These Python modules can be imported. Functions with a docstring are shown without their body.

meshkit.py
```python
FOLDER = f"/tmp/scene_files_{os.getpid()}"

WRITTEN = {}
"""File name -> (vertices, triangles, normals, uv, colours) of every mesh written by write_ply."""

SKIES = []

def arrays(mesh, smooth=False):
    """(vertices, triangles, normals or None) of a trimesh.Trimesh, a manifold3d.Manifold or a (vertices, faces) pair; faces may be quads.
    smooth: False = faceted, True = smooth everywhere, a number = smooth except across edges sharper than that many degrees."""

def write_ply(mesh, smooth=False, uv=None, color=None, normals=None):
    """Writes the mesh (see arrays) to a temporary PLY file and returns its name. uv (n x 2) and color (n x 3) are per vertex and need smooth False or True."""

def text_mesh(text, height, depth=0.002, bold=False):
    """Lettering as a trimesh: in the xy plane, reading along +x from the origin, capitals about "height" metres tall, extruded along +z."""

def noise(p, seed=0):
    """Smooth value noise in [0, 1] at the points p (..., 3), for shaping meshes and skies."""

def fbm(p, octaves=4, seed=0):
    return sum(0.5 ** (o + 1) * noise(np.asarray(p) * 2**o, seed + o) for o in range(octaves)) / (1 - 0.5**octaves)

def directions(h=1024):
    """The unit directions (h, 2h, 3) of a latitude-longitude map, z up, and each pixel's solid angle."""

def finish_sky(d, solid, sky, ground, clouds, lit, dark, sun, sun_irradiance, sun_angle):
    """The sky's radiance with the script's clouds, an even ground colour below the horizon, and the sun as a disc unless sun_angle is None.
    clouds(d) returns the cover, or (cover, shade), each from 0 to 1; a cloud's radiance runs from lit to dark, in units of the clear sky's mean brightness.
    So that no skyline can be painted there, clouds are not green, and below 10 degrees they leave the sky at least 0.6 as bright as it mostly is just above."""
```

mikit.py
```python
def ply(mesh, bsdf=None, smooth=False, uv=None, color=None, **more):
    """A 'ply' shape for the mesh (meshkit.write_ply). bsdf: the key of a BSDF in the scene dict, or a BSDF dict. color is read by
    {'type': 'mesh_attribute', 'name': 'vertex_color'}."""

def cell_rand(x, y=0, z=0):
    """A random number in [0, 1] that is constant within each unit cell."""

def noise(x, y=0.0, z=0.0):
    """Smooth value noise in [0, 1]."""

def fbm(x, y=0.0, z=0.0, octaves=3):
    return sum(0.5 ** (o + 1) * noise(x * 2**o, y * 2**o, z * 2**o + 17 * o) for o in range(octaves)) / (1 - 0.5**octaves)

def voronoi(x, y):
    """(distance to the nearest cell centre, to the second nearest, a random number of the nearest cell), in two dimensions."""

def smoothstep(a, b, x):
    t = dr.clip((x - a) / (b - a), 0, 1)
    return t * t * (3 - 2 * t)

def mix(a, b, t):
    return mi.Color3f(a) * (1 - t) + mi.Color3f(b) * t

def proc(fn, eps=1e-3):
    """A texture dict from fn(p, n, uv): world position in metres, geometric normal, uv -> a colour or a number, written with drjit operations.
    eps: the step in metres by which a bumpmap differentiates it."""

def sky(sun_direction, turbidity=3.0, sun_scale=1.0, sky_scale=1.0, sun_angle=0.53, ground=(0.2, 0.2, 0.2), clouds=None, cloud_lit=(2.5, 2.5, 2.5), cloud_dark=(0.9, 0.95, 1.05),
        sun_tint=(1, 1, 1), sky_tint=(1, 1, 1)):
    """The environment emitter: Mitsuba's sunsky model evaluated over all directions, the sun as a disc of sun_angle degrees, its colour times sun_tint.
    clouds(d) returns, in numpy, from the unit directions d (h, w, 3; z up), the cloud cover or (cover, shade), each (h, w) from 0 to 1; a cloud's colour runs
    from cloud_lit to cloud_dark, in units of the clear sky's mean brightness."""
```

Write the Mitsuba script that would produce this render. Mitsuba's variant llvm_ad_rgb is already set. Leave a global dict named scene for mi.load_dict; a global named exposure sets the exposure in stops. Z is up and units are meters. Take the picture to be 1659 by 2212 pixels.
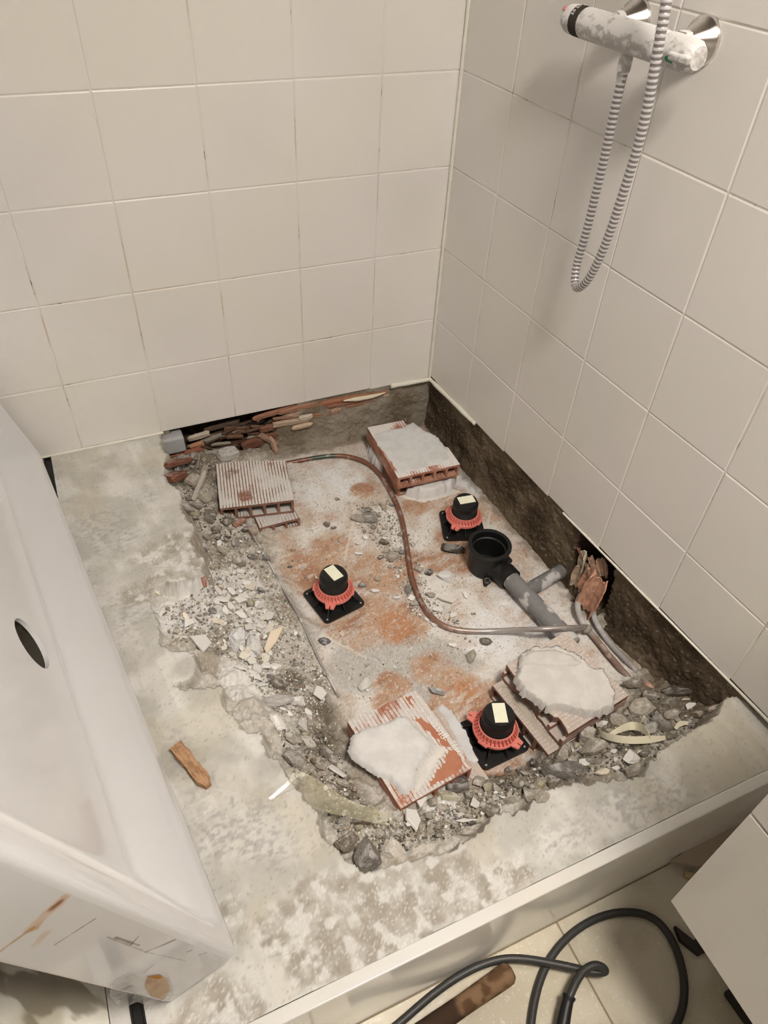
import math, random
import numpy as np, trimesh, manifold3d, drjit as dr, mitsuba as mi, mikit, meshkit
from scipy.interpolate import RBFInterpolator, RegularGridInterpolator, splprep, splev
from scipy.ndimage import distance_transform_edt, gaussian_filter
from scipy.spatial import Delaunay
from shapely.geometry import Polygon, Point, LineString, box as sbox
from shapely.ops import unary_union
from shapely import contains_xy
from mikit import noise, fbm, smoothstep, mix, proc

T = mi.ScalarTransform4f
scene, labels = {}, {}

# ------------------------------------------------------------------ camera, lamp, exposure
# z = 0 is the top of the raised shower slab, x = 0 / y = 0 the corner of the two tiled walls
CAM = np.array([-0.91793641, -1.61005613, 1.17867165])
RIGHT, DOWN, FWD = np.array([[0.91408, -0.40272, 0.04510], [-0.24701, -0.64287, -0.72508], [0.32098, 0.65138, -0.68690]])
FOCAL = 1550.187
exposure = 3.85
scene['camera'] = {'type': 'perspective', 'fov_axis': 'x', 'fov': 2 * math.degrees(math.atan(829.5 / FOCAL)), 'near_clip': 0.02, 'far_clip': 50.0,
                   'to_world': T().look_at(origin=CAM.tolist(), target=(CAM + FWD).tolist(), up=(-DOWN).tolist())}
LAMP_POS, LAMP_R, LAMP_RGB = (-0.48, -1.78, 2.12), 0.22, (7.0, 6.3, 5.45)

TH = 0.0484339                                     # the right wall stands 2.8 degrees out of square
NR = np.array([math.cos(TH), math.sin(TH), 0.0])   # out of the room
TG = np.array([math.sin(TH), -math.cos(TH), 0.0])  # along the right wall, towards the door
ZF, ZP = -0.22, -0.18                              # bathroom floor, bottom of the opened pit


def ray(u, v):
    return RIGHT * ((u - 829.5) / FOCAL) + DOWN * ((v - 1106) / FOCAL) + FWD


def on_plane(u, v, n, d):
    r, n = ray(u, v), np.asarray(n, float)
    return CAM + (d - n @ CAM) / (n @ r) * r


def at(u, v, z=0.0):
    """The point at height z that was measured at photo position (u, v)."""
    return on_plane(u, v, (0, 0, 1), z)


def at_right(u, v, off=0.0):
    return on_plane(u, v, NR, -off)


def on_right(s, z, off=0.0):
    """A point s metres from the corner along the right wall, off metres into the room."""
    return TG * s - NR * off + np.array([0, 0, z])


# ------------------------------------------------------------------ colours and materials
def lin(c):
    c = np.asarray(c, float) / 255
    return np.where(c <= 0.04045, c / 12.92, ((c + 0.055) / 1.055) ** 2.4)


WHITE = lin((228, 217, 200))


def col(*c):
    """Albedo of a thing that looks like sRGB c under the lamp."""
    return np.clip(lin(c) / WHITE * 0.80, 0.004, 0.92)


def C3(*c):
    return [float(x) for x in col(*c)]


def principled(base, rough=0.9, spec=0.25, **kw):
    if rough >= .85 and not kw:
        return {'type': 'twosided', 'b': {'type': 'diffuse', 'reflectance': base if isinstance(base, dict) else {'type': 'rgb', 'value': [float(x) for x in base]}}}
    base = base if isinstance(base, dict) else {'type': 'rgb', 'value': [float(x) for x in base]}
    return {'type': 'twosided', 'b': {'type': 'principled', 'base_color': base, 'roughness': rough, 'specular': spec, **kw}}


def bump(inner, fn, scale, eps=5e-4):
    return {'type': 'twosided', 'b': {'type': 'bumpmap', 'arbitrary': proc(fn, eps), 'scale': scale, 'bsdf': inner['b']}}


VC = {'type': 'mesh_attribute', 'name': 'vertex_color'}
scene['mat_vertex'] = principled(VC, 0.92, 0.15)


def tile_colour(p):
    a = lerp(col(207, 195, 175), col(209, 197, 181), sstep(.3, .7, nz(p, 5, 3, 2)))
    return lerp(a, col(198, 187, 172), sstep(.50, .75, nz(p, 7, 4, 2)) * .5)


scene['mat_tile'] = principled(VC, 0.34, 0.35)


def grout_colour(p, n, uv):
    dirt = smoothstep(0.5, 0.72, fbm(p.x * 11 + 7, p.y * 11 + 1, p.z * 11, 3))
    mould = smoothstep(0.58, 0.72, fbm(p.x * 60, p.y * 60, p.z * 60, 3)) * dirt
    rust = smoothstep(0.68, 0.8, fbm(p.x * 6 + 31, p.y * 6, p.z * 6 + 4, 2))
    c = mix(C3(205, 194, 173), C3(176, 160, 132), dirt * 0.7)
    c = mix(c, C3(92, 78, 58), mould * 0.8)
    return mix(c, C3(168, 124, 66), rust * 0.6)


scene['mat_grout'] = principled(proc(grout_colour), 0.9, 0.1)


scene['mat_satin'] = principled(VC, 0.45, 0.35)
scene['mat_gloss'] = principled(VC, 0.16, 0.5)
PLAIN = {}


def plain(key, rgb, rough=0.6, spec=0.3):
    """One even colour; the meshes carry it per vertex, so that few materials are compiled."""
    PLAIN[key] = ('mat_vertex' if rough >= .65 else 'mat_satin' if rough > .3 else 'mat_gloss', col(*rgb))
    return key


plain('mat_plaster_wall', (122, 112, 98), 0.9, 0.1)
plain('mat_black', (25, 23, 21), 0.42, 0.4)
plain('mat_black_matt', (22, 21, 20), 0.6, 0.3)
plain('mat_orange', (206, 116, 98), 0.45, 0.4)
plain('mat_pad', (222, 214, 180), 0.9, 0.1)
plain('mat_screw', (150, 142, 128), 0.4, 0.5)
plain('mat_white_paint', (206, 194, 176), 0.16, 0.5)
plain('mat_white_print', (222, 212, 196), 0.9, 0.1)
plain('mat_rubber', (50, 47, 43), 0.5, 0.35)
plain('mat_green', (20, 118, 72), 0.4, 0.4)
plain('mat_pink', (186, 122, 112), 0.4, 0.4)
plain('mat_dark_grey', (64, 56, 48), 0.7, 0.2)
scene['mat_chrome'] = {'type': 'twosided', 'b': {'type': 'roughconductor', 'material': 'none', 'alpha': 0.09, 'specular_reflectance': {'type': 'rgb', 'value': [0.78, 0.75, 0.72]}}}
scene['mat_metal'] = principled(VC, 0.36, 0.5, metallic=0.45)


def chrome_dust(p, n, uv):
    d = smoothstep(0.38, 0.66, fbm(p.x * 110, p.y * 110, p.z * 110, 3) - 0.26 * n.z + 0.02)
    return mix(C3(208, 198, 183), C3(164, 154, 140), d)


scene['mat_dusty_chrome'] = principled(proc(chrome_dust), 0.55, 0.4, metallic=0.1)


def film(key, rgb, weight, rough):
    scene[key] = {'type': 'blendbsdf', 'weight': weight, 'a': {'type': 'thindielectric', 'int_ior': 1.22},
                  'b': {'type': 'twosided', 'b': {'type': 'principled', 'base_color': {'type': 'rgb', 'value': C3(*rgb)}, 'roughness': rough, 'specular': 0.25}}}


film('mat_film', (182, 170, 134), proc(lambda p, n, uv: .01 + smoothstep(-.80, -.74, p.x) * (.34 + .16 * fbm(p.x * 60, p.y * 60, p.z * 60, 2))), .35)
film('mat_film_clear', (206, 196, 176), .16, .3)


# ------------------------------------------------------------------ scene helpers
def numbered(name):
    if name not in scene and name not in labels and not any(k.startswith(name + '__') for k in scene):
        return name
    i = COUNT.get(name, 1)
    while f'{name}_{i:03d}' in scene or f'{name}_{i:03d}' in labels:
        i += 1
    COUNT[name] = i + 1
    return f'{name}_{i:03d}'


COUNT = {}


def put(name, mesh, bsdf, parent=None, label=None, cat=None, group=None, kind=None, smooth=False, uv=None, color=None, **kw):
    key = numbered((parent + '__' if parent else '') + name)
    if bsdf in PLAIN:
        v, f, _ = meshkit.arrays(mesh, smooth)
        bsdf, rgb = PLAIN[bsdf]
        mesh, smooth, color = (v, f), smooth is not False, np.tile(rgb, (len(v), 1))
    scene[key] = mesh if isinstance(mesh, dict) else mikit.ply(mesh, bsdf, smooth=smooth, uv=uv, color=color, **kw)
    tag(key, label, cat, group, kind)
    return key


def tag(key, label=None, cat=None, group=None, kind=None):
    d = {k: v for k, v in (('label', label), ('category', cat), ('group', group), ('kind', kind)) if v}
    if d:
        labels[key] = d


def thing(name, label, cat, group=None):
    key = numbered(name)
    tag(key, label, cat, group)
    return key


def join(*meshes):
    ms = [trimesh.Trimesh(m[0], m[1], process=False) if isinstance(m, tuple) else m for m in meshes]
    return trimesh.util.concatenate(ms)


def frame(o, x, y, z=None):
    x, y = np.asarray(x, float), np.asarray(y, float)
    z = np.cross(x, y) if z is None else np.asarray(z, float)
    m = np.eye(4)
    m[:3, 0], m[:3, 1], m[:3, 2], m[:3, 3] = x, y, z, o
    return m


def moved(mesh, m):
    mesh = mesh.copy()
    mesh.apply_transform(m)
    return mesh


def rotz(a, o=(0, 0, 0)):
    c, s = math.cos(a), math.sin(a)
    return frame(o, (c, s, 0), (-s, c, 0), (0, 0, 1))


def lathe(profile, n=64):
    p = np.asarray(profile, float)
    a = np.arange(n) * 2 * np.pi / n
    v = np.stack([np.outer(np.cos(a), p[:, 0]), np.outer(np.sin(a), p[:, 0]), np.tile(p[:, 1], (n, 1))], -1)
    k = len(p)
    i, j = np.meshgrid(np.arange(n), np.arange(k - 1), indexing='ij')
    i2 = (i + 1) % n
    q = np.stack([i * k + j, i2 * k + j, i2 * k + j + 1, i * k + j + 1], -1).reshape(-1, 4)
    m = trimesh.Trimesh(v.reshape(-1, 3), np.vstack([q[:, [0, 1, 2]], q[:, [0, 2, 3]]]), process=True)
    m.update_faces(m.nondegenerate_faces())
    return m


def spline(points, n, s=0.0):
    p = np.asarray(points, float)
    k = min(3, len(p) - 1)
    tck, _ = splprep(p.T, s=s, k=k)
    return np.array(splev(np.linspace(0, 1, n), tck)).T


def tube(path, radius, sides=16, caps=True):
    p = np.asarray(path, float)
    r = np.broadcast_to(np.asarray(radius, float), (len(p),))
    t = np.gradient(p, axis=0)
    t /= np.linalg.norm(t, axis=1, keepdims=True)
    u = np.cross(t[0], [0, 0, 1.0] if abs(t[0][2]) < 0.9 else [1.0, 0, 0])
    us = []
    for k in range(len(p)):
        u = u - t[k] * (u @ t[k])
        u /= np.linalg.norm(u)
        us.append(u)
    us = np.array(us)
    w = np.cross(t, us)
    a = np.arange(sides) * 2 * np.pi / sides
    v = p[:, None] + r[:, None, None] * (np.cos(a)[None, :, None] * us[:, None] + np.sin(a)[None, :, None] * w[:, None])
    i, j = np.meshgrid(np.arange(len(p) - 1), np.arange(sides), indexing='ij')
    j2 = (j + 1) % sides
    q = np.stack([i * sides + j, i * sides + j2, (i + 1) * sides + j2, (i + 1) * sides + j], -1).reshape(-1, 4)
    f = np.vstack([q[:, [0, 2, 1]], q[:, [0, 3, 2]]])
    v = v.reshape(-1, 3)
    if caps:
        n0 = len(v)
        v = np.vstack([v, p[:1], p[-1:]])
        jj = np.arange(sides)
        e = (len(p) - 1) * sides
        f = np.vstack([f, np.stack([jj * 0 + n0, jj, (jj + 1) % sides], 1), np.stack([jj * 0 + n0 + 1, e + (jj + 1) % sides, e + jj], 1)])
    return trimesh.Trimesh(v, f[:, ::-1], process=False)


def rbox(sx, sy, sz, r, seg=3):
    """A rounded box centred on the origin."""
    s = trimesh.creation.icosphere(subdivisions=seg - 1, radius=r)
    pts = [s.vertices + np.array([a * (sx / 2 - r), b * (sy / 2 - r), c * (sz / 2 - r)]) for a in (-1, 1) for b in (-1, 1) for c in (-1, 1)]
    return trimesh.convex.convex_hull(np.vstack(pts))


def extrude(poly, h):
    polys = getattr(poly, 'geoms', [poly])
    return join(*[trimesh.creation.extrude_polygon(g, h, engine='earcut') for g in polys])


def mani(m):
    return manifold3d.Manifold(manifold3d.Mesh(np.asarray(m.vertices, np.float32), np.asarray(m.faces, np.uint32)))


def unmani(m):
    k = m.to_mesh()
    return trimesh.Trimesh(np.array(k.vert_properties[:, :3], float), np.array(k.tri_verts), process=False)


def nz(p, f, seed=0, octaves=3):
    return meshkit.fbm(np.asarray(p, float) * f, octaves, seed)


def sstep(a, b, x):
    t = np.clip((x - a) / (b - a), 0, 1)
    return t * t * (3 - 2 * t)


def lerp(a, b, t):
    t = np.asarray(t)[..., None]
    return np.asarray(a) * (1 - t) + np.asarray(b) * t


def xyz2(x, y, z=0.0):
    return np.stack([x, y, np.broadcast_to(z, np.shape(x))], -1)


def grid_faces(nx, ny, keep=None):
    i, j = np.meshgrid(np.arange(nx - 1), np.arange(ny - 1), indexing='ij')
    q = np.stack([i * ny + j, (i + 1) * ny + j, (i + 1) * ny + j + 1, i * ny + j + 1], -1)
    q = q.reshape(-1, 4) if keep is None else q[keep]
    return np.vstack([q[:, [0, 1, 2]], q[:, [0, 2, 3]]])


def compact(v, f, *more):
    used = np.unique(f)
    m = np.full(len(v), -1)
    m[used] = np.arange(len(used))
    return (v[used], m[f], *[a[used] for a in more])


# ------------------------------------------------------------------ the slab and the opened pit: one height field cut in two
EDGE = [(345, 930), (348, 962), (360, 985), (355, 1028), (386, 1062), (398, 1105), (416, 1140), (411, 1172), (441, 1210), (436, 1236), (405, 1252),
        (330, 1272), (324, 1284), (340, 1340), (350, 1395), (372, 1402), (420, 1408), (426, 1440), (408, 1470), (366, 1478), (430, 1484), (478, 1482), (486, 1525),
        (502, 1545), (520, 1572), (566, 1586), (576, 1622), (606, 1640), (622, 1684), (662, 1722), (690, 1746), (690, 1790), (722, 1832), (780, 1884),
        (830, 1868), (912, 1850), (1000, 1822), (1052, 1786), (1058, 1760), (1132, 1746), (1164, 1710), (1232, 1694), (1300, 1680), (1394, 1676), (1402, 1640),
        (1442, 1608), (1482, 1580), (1538, 1552), (1562, 1512), (1612, 1492)]
edge = [at(u, v)[:2] for u, v in EDGE]
hole = Polygon([(-0.79, 0.2)] + [tuple(p) for p in edge] + [(0.3, -1.22), (0.3, 0.2)]).buffer(0)
H = 0.0026
gx, gy = np.arange(-1.072, 0.084, H), np.arange(-1.347, 0.012, H)
X, Y = np.meshgrid(gx, gy, indexing='ij')
P2 = xyz2(X, Y)
wx = (nz(P2, 45, 1) - 0.5) * 0.016 + (nz(P2, 150, 2, 2) - 0.5) * 0.007
wy = (nz(P2, 45, 3) - 0.5) * 0.016 + (nz(P2, 150, 4, 2) - 0.5) * 0.007
inside = contains_xy(hole, X + wx, Y + wy)
depth = distance_transform_edt(np.pad(inside, 80, mode='edge'))[80:-80, 80:-80] * H
out_d = distance_transform_edt(~inside) * H
Z = [(700, 1080, ZP), (800, 1060, ZP), (900, 1200, ZP), (1000, 1250, ZP), (1100, 1200, ZP), (1180, 1300, ZP), (950, 1400, ZP), (850, 1450, ZP), (750, 1350, ZP),
     (660, 1250, ZP), (1100, 1400, ZP), (900, 1000, ZP), (1050, 1080, ZP), (750, 1000, ZP), (1000, 1500, ZP), (1030, 1660, ZP), (1150, 1560, ZP), (1330, 1450, ZP),
     (650, 1150, -.176), (800, 1500, -.178), (900, 1480, ZP), (700, 1420, -.174), (620, 980, -.172), (720, 950, -.172), (880, 960, ZP), (1250, 1330, ZP), (1130, 1660, -.17),
     (480, 1250, -.10), (540, 1200, -.145), (560, 1300, -.13), (500, 1380, -.085), (600, 1400, -.13), (400, 1350, -.035), (450, 1440, -.05), (520, 1480, -.055),
     (600, 1520, -.085), (690, 1500, -.15), (640, 1600, -.085), (680, 1650, -.085), (560, 1540, -.035), (760, 1740, -.10), (800, 1820, -.085), (780, 1865, -.06),
     (900, 1790, -.09), (980, 1790, -.08), (1040, 1735, -.10), (1120, 1690, -.12), (1230, 1650, -.115), (1350, 1640, -.075), (1380, 1590, -.10), (1440, 1550, -.10),
     (1500, 1510, -.12), (1560, 1490, -.08), (400, 1020, -.10), (430, 1080, -.115), (470, 1140, -.135), (600, 1140, -.168), (680, 1590, -.13), (420, 985, -.085),
     (520, 985, -.12), (720, 1560, -.16), (730, 1650, -.12), (640, 1540, -.105), (650, 1440, -.14), (640, 1330, -.155), (600, 1240, -.16), (450, 1320, -.06), (370, 1330, -.02)]
zp = np.array([at(u, v, z) for u, v, z in Z])
rbf = RBFInterpolator(zp[:, :2], zp[:, 2], kernel='linear', smoothing=0.0005)
cx, cy = np.arange(gx[0], gx[-1] + .02, .02), np.arange(gy[0], gy[-1] + .02, .02)
CX, CY = np.meshgrid(cx, cy, indexing='ij')
coarse = rbf(np.c_[CX.ravel(), CY.ravel()]).reshape(CX.shape)
low = gaussian_filter(RegularGridInterpolator((cx, cy), coarse, bounds_error=False, fill_value=None)(np.stack([X, Y], -1)), 3)
low = np.clip(low, ZP, -0.012)
for fx, fy in ((-.522, -.561), (-.1075, -.449), (-.347, -1.029)):
    low = low + (ZP - .002 - low) * sstep(.105, .070, np.hypot(X - fx, Y - fy))
rubble = sstep(ZP + 0.004, ZP + 0.028, low)                      # 0 on the swept pit bottom, 1 in the heaps
lump = np.abs(nz(P2, 70, 11) - 0.5) * 2
low = low + rubble * ((nz(P2, 38, 12, 4) - 0.5) * 0.034 + (0.4 - lump) * 0.012) + (1 - rubble) * ((nz(P2, 30, 13) - 0.5) * 0.004 + (nz(P2, 260, 14, 2) - 0.5) * 0.0016)
low = np.maximum(low, ZP - 0.003)
low = np.maximum(low, -depth * (2.4 + 5.0 * nz(P2, 18, 15, 2)) - 0.002)


def px_poly(points, z=0.0):
    return Polygon([tuple(at(u, v, z)[:2]) for u, v in points]).buffer(0)


def soft_mask(poly, w=0.004, warp=1.0):
    m = contains_xy(poly, X + wx * warp, Y + wy * warp).astype(float)
    return gaussian_filter(m, w / H)


# patches where the plaster coat has come off the slab, in metres on its surface
off1 = px_poly([(330, 1170), (365, 1150), (425, 1138), (440, 1175), (430, 1215), (380, 1228), (330, 1222), (285, 1215), (280, 1190)])
off2 = px_poly([(260, 1262), (330, 1240), (440, 1208), (445, 1250), (380, 1275), (300, 1300), (265, 1305)])
off3 = px_poly([(650, 1905), (700, 1880), (800, 1888), (910, 1850), (1010, 1830), (1050, 1875), (1130, 1838), (1150, 1890), (1080, 1960), (1000, 2010), (900, 2060), (830, 2090), (760, 2130), (640, 2130),
                (560, 2050), (540, 2000), (570, 1960), (620, 1940)])
off4 = px_poly([(470, 1950), (510, 1930), (530, 1970), (520, 2040), (500, 2060), (480, 2000)])
off5 = px_poly([(380, 2180), (470, 2100), (560, 2130), (610, 2212), (500, 2290), (340, 2260)])
coat_off = np.maximum.reduce([soft_mask(o, .0045) for o in (off1, off2, off3, off4, off5)])
coat_off *= .25 + .75 * sstep(.24, .46, nz(P2, 34, 21, 4))
fine = nz(P2, 330, 22, 2)
trowel = meshkit.fbm(np.stack([X * 60 + Y * 8, Y * 6, X * 0], -1), 3, 23)
top = (nz(P2, 7, 24, 2) - 0.5) * 0.006 + (trowel - 0.5) * 0.0022 + (fine - 0.5) * 0.0008
top = top - coat_off * (0.0028 + (nz(P2, 90, 25) - 0.5) * 0.003 + (fine - .5) * .002)
top = top - 0.004 * sstep(.012, 0, out_d) * nz(P2, 60, 26)
HF = np.where(inside, np.minimum(low, top - 0.001), top)
hf = RegularGridInterpolator((gx, gy), HF, bounds_error=False, fill_value=None)


def ground(x, y):
    return float(hf((np.clip(x, gx[0], gx[-1]), np.clip(y, gy[0], gy[-1]))))


def hit(u, v):
    """The point of the slab or of the pit at photo position (u, v)."""
    p = CAM + ray(u, v) * np.linspace(1.0, 3.0, 900)[:, None]
    g_ = hf(np.c_[np.clip(p[:, 0], gx[0], gx[-1]), np.clip(p[:, 1], gy[0], gy[-1])])
    k = np.flatnonzero((p[:, 2] < .02) & (p[:, 2] <= g_))
    return np.r_[p[k[0], :2], g_[k[0]]] if len(k) else at(u, v, ZP)


# colours, in metres on the surface: dust, plaster, mortar grit, fired clay
grain = nz(P2, 420, 31, 2)
speck = sstep(.62, .80, nz(P2, 380, 32, 3))
blot = nz(P2, 16, 33, 4)
coat = lerp(col(202, 192, 175), col(176, 167, 150), sstep(.38, .68, blot))
coat = lerp(coat, col(180, 166, 138), sstep(.52, .7, nz(P2, 9, 34, 2)) * .5)
coat = lerp(coat, col(172, 161, 144), sstep(.45, .65, trowel) * .35)
grey_area = [px_poly(q) for q in ([(300, 1060), (345, 1050), (350, 1080), (320, 1085)], [(165, 1120), (250, 1090), (300, 1160), (240, 1200), (190, 1190)], [(230, 1280), (310, 1290), (330, 1340), (260, 1370)],
                                  [(330, 1560), (420, 1600), (470, 1680), (430, 1760), (370, 1640)], [(430, 1740), (560, 1720), (640, 1800), (620, 1880), (500, 1850), (430, 1880)], [(1150, 1800), (1240, 1760), (1290, 1800), (1180, 1870)],
                                  [(1290, 1700), (1400, 1670), (1520, 1690), (1480, 1760), (1380, 1800), (1300, 1760)], [(850, 2040), (1080, 1930), (1180, 1880), (1160, 1930), (900, 2090)])]
ga = np.maximum.reduce([soft_mask(q, .012, 2.0) for q in grey_area])
scratch = meshkit.fbm(np.stack([X * 110 - Y * 60, Y * 190 + X * 40, X * 0], -1), 4, 35)
coat = lerp(coat, col(150, 143, 132), np.clip(ga * sstep(.42, .62, scratch) * .55 + sstep(.60, .76, scratch) * .16, 0, 1))
pores = sstep(.68, .80, nz(P2, 260, 36, 3))
coat = lerp(coat, col(130, 120, 106), pores * .45)
mortar = lerp(col(174, 163, 145), col(152, 140, 121), sstep(.35, .65, nz(P2, 40, 37, 3)))
mortar = lerp(mortar, col(196, 186, 170), sstep(.50, .66, nz(P2, 55, 38, 3)))
mortar = mortar * (0.86 + 0.28 * grain)[..., None]
mortar = lerp(mortar, col(222, 212, 196), speck * .5)
coat = lerp(coat, col(176, 160, 130), sstep(-.35, .0, X) * sstep(-1.0, -1.15, Y) * .25)
slab_col = lerp(coat, mortar, np.clip(coat_off, 0, 1))
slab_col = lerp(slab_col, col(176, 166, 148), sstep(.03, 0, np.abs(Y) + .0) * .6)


def blobs(items, soft=.5):
    out = np.zeros_like(X)
    for u, v, r in items:
        c = at(u, v, ZP)
        d = np.hypot(X - c[0], Y - c[1]) / r
        out = np.maximum(out, 1 - d)
    return out


clay = blobs([(690, 1230, .10), (640, 1240, .06), (770, 1330, .11), (860, 1350, .085), (800, 1240, .09), (720, 1180, .08), (980, 1090, .09), (1010, 1190, .10), (940, 1210, .05), (1000, 1500, .085), (930, 1450, .07),
              (850, 1480, .06), (1080, 1690, .08), (1060, 1640, .06), (860, 1240, .07), (900, 1090, .05), (830, 1520, .05), (780, 1060, .04), (940, 960, .05)])
clay_m = sstep(-.05, .45, clay + (nz(P2, 14, 41, 4) - .5) * 1.0)
brush = meshkit.fbm(np.stack([X * 26 + Y * 8, Y * 90 - X * 26, X * 0], -1), 3, 42)
clay_m = clay_m * (1 - .5 * sstep(.50, .70, brush))
clay_c = lerp(col(160, 118, 88), col(178, 142, 112), sstep(.35, .65, nz(P2, 20, 43)))
clay_c = lerp(clay_c, col(176, 126, 90), sstep(.2, .7, blobs([(860, 1350, .07), (1060, 1690, .06), (1000, 1490, .05), (890, 1240, .03)]) + (nz(P2, 30, 44) - .5) * .6))
dust = lerp(col(208, 196, 178), col(190, 172, 150), sstep(.4, .65, nz(P2, 18, 45, 4)))
dust = lerp(dust, col(176, 166, 150), sstep(.05, .5, blobs([(860, 1430, .12), (780, 1430, .1), (950, 1430, .1), (900, 1480, .08), (640, 1400, .09), (1010, 1420, .05)]) + (nz(P2, 25, 46) - .5) * .7))
dust = lerp(dust, col(212, 204, 190), sstep(.1, .5, blobs([(740, 1030, .10), (660, 1060, .07), (1130, 1330, .12), (1060, 1370, .1), (1000, 1050, .08)]) + (nz(P2, 25, 47) - .5) * .6))
floor_c = lerp(dust, clay_c, np.clip(clay_m, 0, 1)) * (0.86 + .28 * grain)[..., None]
floor_c = lerp(floor_c, col(96, 88, 78), sstep(.66, .78, nz(P2, 300, 48, 3)) * .5)
floor_c = lerp(floor_c, col(226, 216, 200), sstep(.64, .78, nz(P2, 330, 49, 3)) * .5)
for a, b in (((560, 1240), (690, 1290)), ((745, 1210), (770, 1090)), ((1055, 1130), (1062, 1090)), ((790, 1420), (700, 1375))):     # joints of the old clay tiles
    a, b = at(*a, ZP)[:2], at(*b, ZP)[:2]
    t = np.clip(((X - a[0]) * (b - a)[0] + (Y - a[1]) * (b - a)[1]) / ((b - a) @ (b - a)), 0, 1)
    d = np.hypot(X + wx * .3 - a[0] - t * (b - a)[0], Y + wy * .3 - a[1] - t * (b - a)[1])
    floor_c = lerp(floor_c, col(214, 196, 172), sstep(.0045, .002, d) * .6)
heap = lerp(col(184, 172, 153), col(156, 142, 121), sstep(.35, .65, nz(P2, 30, 51, 3)))
dark = blobs([(1440, 1540, .17), (1300, 1600, .13), (1180, 1680, .12), (1080, 1700, .07), (400, 1010, .10), (450, 1060, .12), (490, 1120, .07), (700, 1560, .07), (740, 1780, .08), (640, 1500, .04), (1540, 1510, .12), (690, 1620, .08)])
heap = lerp(heap, col(112, 99, 81), sstep(.15, .75, dark + (nz(P2, 30, 52) - .5) * .5))
heap = lerp(heap, col(206, 196, 180), sstep(.2, .6, blobs([(400, 1420, .10), (380, 1330, .06), (520, 1290, .09), (560, 1380, .07), (540, 1530, .09), (450, 1380, .08), (940, 1790, .05)]) + (nz(P2, 40, 53) - .5) * .8))
heap = heap * (.76 + .48 * grain)[..., None]
heap = lerp(heap, col(224, 214, 198), speck * .45)
pit_c = lerp(floor_c, heap, np.clip(rubble * 1.1 - .05, 0, 1))
wall_gap = np.clip(-(X * NR[0] + Y * NR[1]), 0, 1)
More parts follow.
